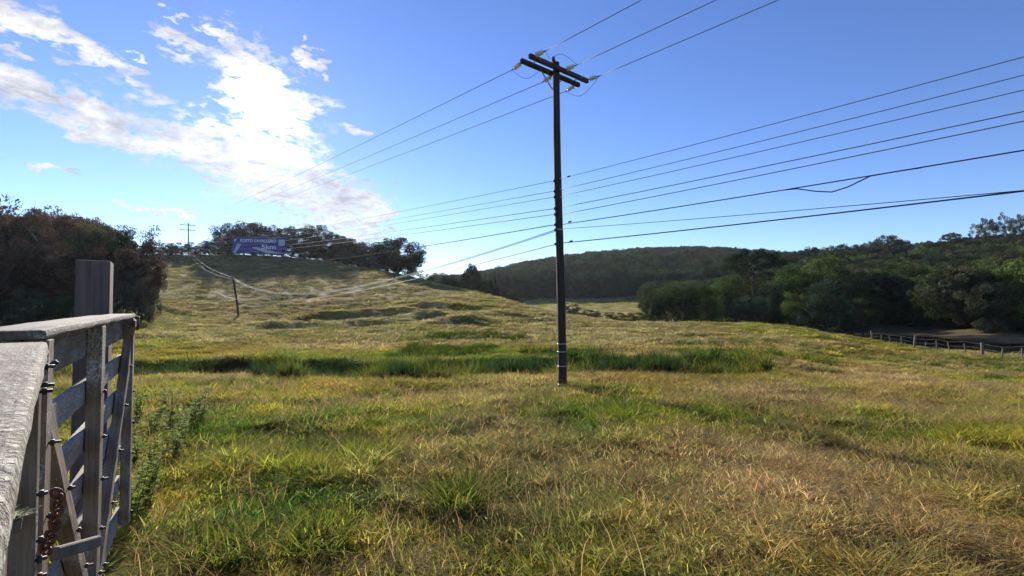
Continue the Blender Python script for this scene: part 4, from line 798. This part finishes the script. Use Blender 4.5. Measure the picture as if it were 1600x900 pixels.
for k, (px, top) in enumerate([(1530, 350), (1545, 344), (1560, 346), (1574, 337), (1588, 342), (1603, 338)]):
    tree('eucalypt', px, top, 212 + (k % 3) * 4, 30, row_label(k, 'tall pale stemmed eucalyptus at the right edge'), 'grey', 'eucalyptus stand')
# far woods: canopy nobody could count
cprot = []
for kd, s in (('broad', 0), ('broad', 1), ('broad', 2), ('open', 1), ('shrub', 0), ('clumpy', 1)):
    tm, cm = proto(kd, s); c2 = cm.copy(); c2.materials.clear(); c2.materials.append(M['leaf_inst']); c2.name = 'canopy'; cprot.append(c2)
def wood(name, n, ylo, yhi, u0, u1, h0, h1, label, cond=None, cols=('dark', 'pine', 'brown', 'grey')):
    y = np.sqrt(rng.uniform(ylo ** 2, yhi ** 2, n)); u = rng.uniform(u0, u1, n); x = u * y
    if cond is not None: ok = cond(x, y, u); x, y = x[ok], y[ok]
    n = len(x); h = rng.uniform(h0, h1, n); w = h * rng.uniform(.7, 1.1, n); ti = np.array([TREE_COL[c] for c in rng.choice(cols, n)]) * rng.uniform(.45, 1.6, (n, 1))
    scatter(name, np.stack([x, y, ground_z(x, y) - .6], 1), np.stack([np.zeros(n), np.zeros(n), rng.uniform(0, 6.28, n)], 1), np.stack([w, w, h], 1), ti, rng.integers(0, 6, n), cprot, label, 'wood')
wood('hill_wood', 5600, 215, 470, -.16, .66, 5, 13, 'dark wood covering the distant hill behind the pole', None, ('dark', 'pine', 'blue', 'dark'))
wood('slope_wood', 1800, 60, 225, .60, 1.25, 6, 10, 'dark wood on the slope behind the pond', lambda x, y, u: (y > 82 - (u - .70) * 74) & ~((u > .68) & (u < .84) & (y > 176) & (y < 200)), ('dark', 'pine', 'grey', 'green'))
wood('valley_wood', 420, 82, 215, .26, .62, 6, 9, 'wood filling the valley behind the pasture edge', lambda x, y, u: u > .27 + np.clip((150 - y) / 400, 0, .1), ('dark', 'pine', 'green', 'dark'))
wood('grove_wood', 300, 48, 95, -1.24, -.86, 6, 9, 'trees massed behind the left grove', lambda x, y, u: u < -.78 - np.clip((y - 60) / 300, -.1, .1) * -.6, ('brown', 'dark', 'red'))
# white house on the right slope
hx, hy = (1340 - 800) / FPX * 185, 185.; hz_ = gz(hx, hy); ho = empty('house', (hx, hy, hz_)); tag(ho, 'tiny white house half hidden among trees on the right slope', 'house')
zt = at(1340, 409, hy).z - hz_
M['wallw'] = surf('white_wall', [(.3, (.7, .7, .7)), (.7, (.8, .8, .8))], 3, .8, 0); M['roof'] = surf('grey_roof', [(.3, (.25, .22, .2)), (.7, (.35, .32, .3))], 3, .8, .3); M['dark'] = surf('dark_pane', [(.3, (.02, .02, .03)), (.7, (.04, .04, .05))], 3, .2, 0)
MB().beam((-3.2, 0, zt / 2 - .8), (3.2, 0, zt / 2 - .8), 5, zt + .2).build('wall', M['wallw'], ho)
mb = MB(); mb.beam((-3.6, -1.45, zt - .1), (3.6, -1.45, zt - .1), 3.3, .12, up=(0, -.42, 1)); mb.beam((-3.6, 1.45, zt - .1), (3.6, 1.45, zt - .1), 3.3, .12, up=(0, .42, 1)); mb.build('roof', M['roof'], ho)
for wx in (-1.8, 1.6): MB().beam((wx - .45, -2.52, zt - 2), (wx + .45, -2.52, zt - 2), .06, 1.0).build('window', M['dark'], ho)
MB().beam((-.4, -2.52, zt - 2.4), (.4, -2.52, zt - 2.4), .06, 2.0).build('door', M['roof'], ho)

# ------------------------------------------------------------------ weeds by the gate and big tussocks
def weed_mesh(seed):
    g = np.random.default_rng(seed); st = []; V = []; S = []; nst = 7
    for k in range(nst):
        a = g.uniform(0, 6.28); h = g.uniform(.55, 1); e_ = np.array([np.cos(a) * .22 * g.uniform(.3, 1), np.sin(a) * .22 * g.uniform(.3, 1), h]); st.append(limb(g, np.array([g.normal(0, .03), g.normal(0, .03), -.03]), e_, .006, .002, 6, .03, 4))
        for j in range(34):
            t = g.uniform(.12, 1); c_ = e_ * np.array([t, t, t]) + g.normal(0, .015, 3); d = g.normal(size=3); d[2] = abs(d[2]) * .5 + .1; d /= np.linalg.norm(d); s_ = np.cross(d, [0, 0, 1]); s_ /= np.linalg.norm(s_) + 1e-9; ln = g.uniform(.07, .13) * (1.2 - .4 * t); w = ln * .28
            V += [c_, c_ + d * ln * .5 + s_ * w, c_ + d * ln + np.array([0, 0, -.012]), c_ + d * ln * .5 - s_ * w]; col = np.array((.21, .26, .05)) * g.uniform(.7, 1.5) * (1 + g.normal(0, .12) * np.array([1, 0, -1])); S += [col] * 4
    V = np.array(V); cm = mesh_np('foliage', V, np.arange(len(V)).reshape(-1, 4), M['weed']); shade_attr(cm, np.clip(np.array(S), .01, .6)); tv, tf = join(st); return mesh_np('stem', tv, tf, M['bark'], True), cm
WM = [weed_mesh(900 + s) for s in range(4)]
wl = [(212, 720, 3.9, .75), (236, 700, 4.4, .7), (214, 640, 5.4, .8), (250, 660, 5.2, .7), (282, 640, 5.8, .65), (240, 610, 7.0, .8), (275, 600, 7.6, .9), (305, 605, 7.4, .95), (318, 600, 8.0, .8), (222, 600, 8.0, .9), (262, 600, 9.0, .8), (290, 615, 6.6, .7)]
for k, (px, r_, Y, h) in enumerate(wl):
    x = (px - 800) / FPX * Y; root = empty('leafy_weed', (x, Y, gz(x, Y))); root.scale = (h * .9, h * .9, h * .7); root.rotation_euler = (0, 0, random.uniform(0, 6)); sm, fm = WM[k % 4]
    link(bpy.data.objects.new('stem', sm), root); link(bpy.data.objects.new('foliage', fm), root); tag(root, 'leafy green weed growing tall beside the gate at the left', 'weed', 'weeds beside the gate')
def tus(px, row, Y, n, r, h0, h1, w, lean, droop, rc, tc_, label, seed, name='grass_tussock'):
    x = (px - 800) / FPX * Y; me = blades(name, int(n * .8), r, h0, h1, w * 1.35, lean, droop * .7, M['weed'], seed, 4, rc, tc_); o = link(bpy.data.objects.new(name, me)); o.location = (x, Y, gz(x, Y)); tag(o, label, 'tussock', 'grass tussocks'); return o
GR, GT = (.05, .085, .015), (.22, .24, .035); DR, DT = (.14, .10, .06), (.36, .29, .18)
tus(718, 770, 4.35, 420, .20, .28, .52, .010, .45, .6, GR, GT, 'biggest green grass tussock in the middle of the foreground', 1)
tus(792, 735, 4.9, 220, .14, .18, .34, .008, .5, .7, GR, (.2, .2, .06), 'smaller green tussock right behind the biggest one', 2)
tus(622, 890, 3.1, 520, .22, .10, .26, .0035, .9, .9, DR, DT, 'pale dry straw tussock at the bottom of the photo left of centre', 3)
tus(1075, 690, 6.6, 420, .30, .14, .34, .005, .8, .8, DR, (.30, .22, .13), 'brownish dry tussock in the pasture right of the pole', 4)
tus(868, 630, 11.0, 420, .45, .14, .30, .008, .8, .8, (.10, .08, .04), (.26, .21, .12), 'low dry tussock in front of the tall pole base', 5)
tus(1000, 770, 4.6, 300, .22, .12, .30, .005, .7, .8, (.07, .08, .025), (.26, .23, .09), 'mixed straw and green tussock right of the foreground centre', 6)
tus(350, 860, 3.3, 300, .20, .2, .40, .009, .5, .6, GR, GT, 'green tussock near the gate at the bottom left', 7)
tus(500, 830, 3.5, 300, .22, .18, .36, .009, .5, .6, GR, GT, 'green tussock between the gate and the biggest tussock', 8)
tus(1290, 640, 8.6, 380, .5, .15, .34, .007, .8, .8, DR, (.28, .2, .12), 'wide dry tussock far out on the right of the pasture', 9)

# ------------------------------------------------------------------ thin air round the whole place
mh = bpy.data.materials.new('haze'); mh.use_nodes = True; th = mh.node_tree; th.nodes.clear(); oh = th.nodes.new('ShaderNodeOutputMaterial'); pv = th.nodes.new('ShaderNodeVolumePrincipled')
pv.inputs['Color'].default_value = (.86, .9, 1, 1); pv.inputs['Density'].default_value = .00007; pv.inputs['Anisotropy'].default_value = .45; th.links.new(pv.outputs[0], oh.inputs['Volume'])
zlo, zhi = float(gzv.min()) - 1.0, float(gzv.max()) + 16.0
hz = MB().beam((0, -1680, (zlo + zhi) / 2), (0, 1680, (zlo + zhi) / 2), 3360, zhi - zlo).build('haze', mh, None); tag(hz, 'thin pale haze over the valley', 'haze', kind='stuff')
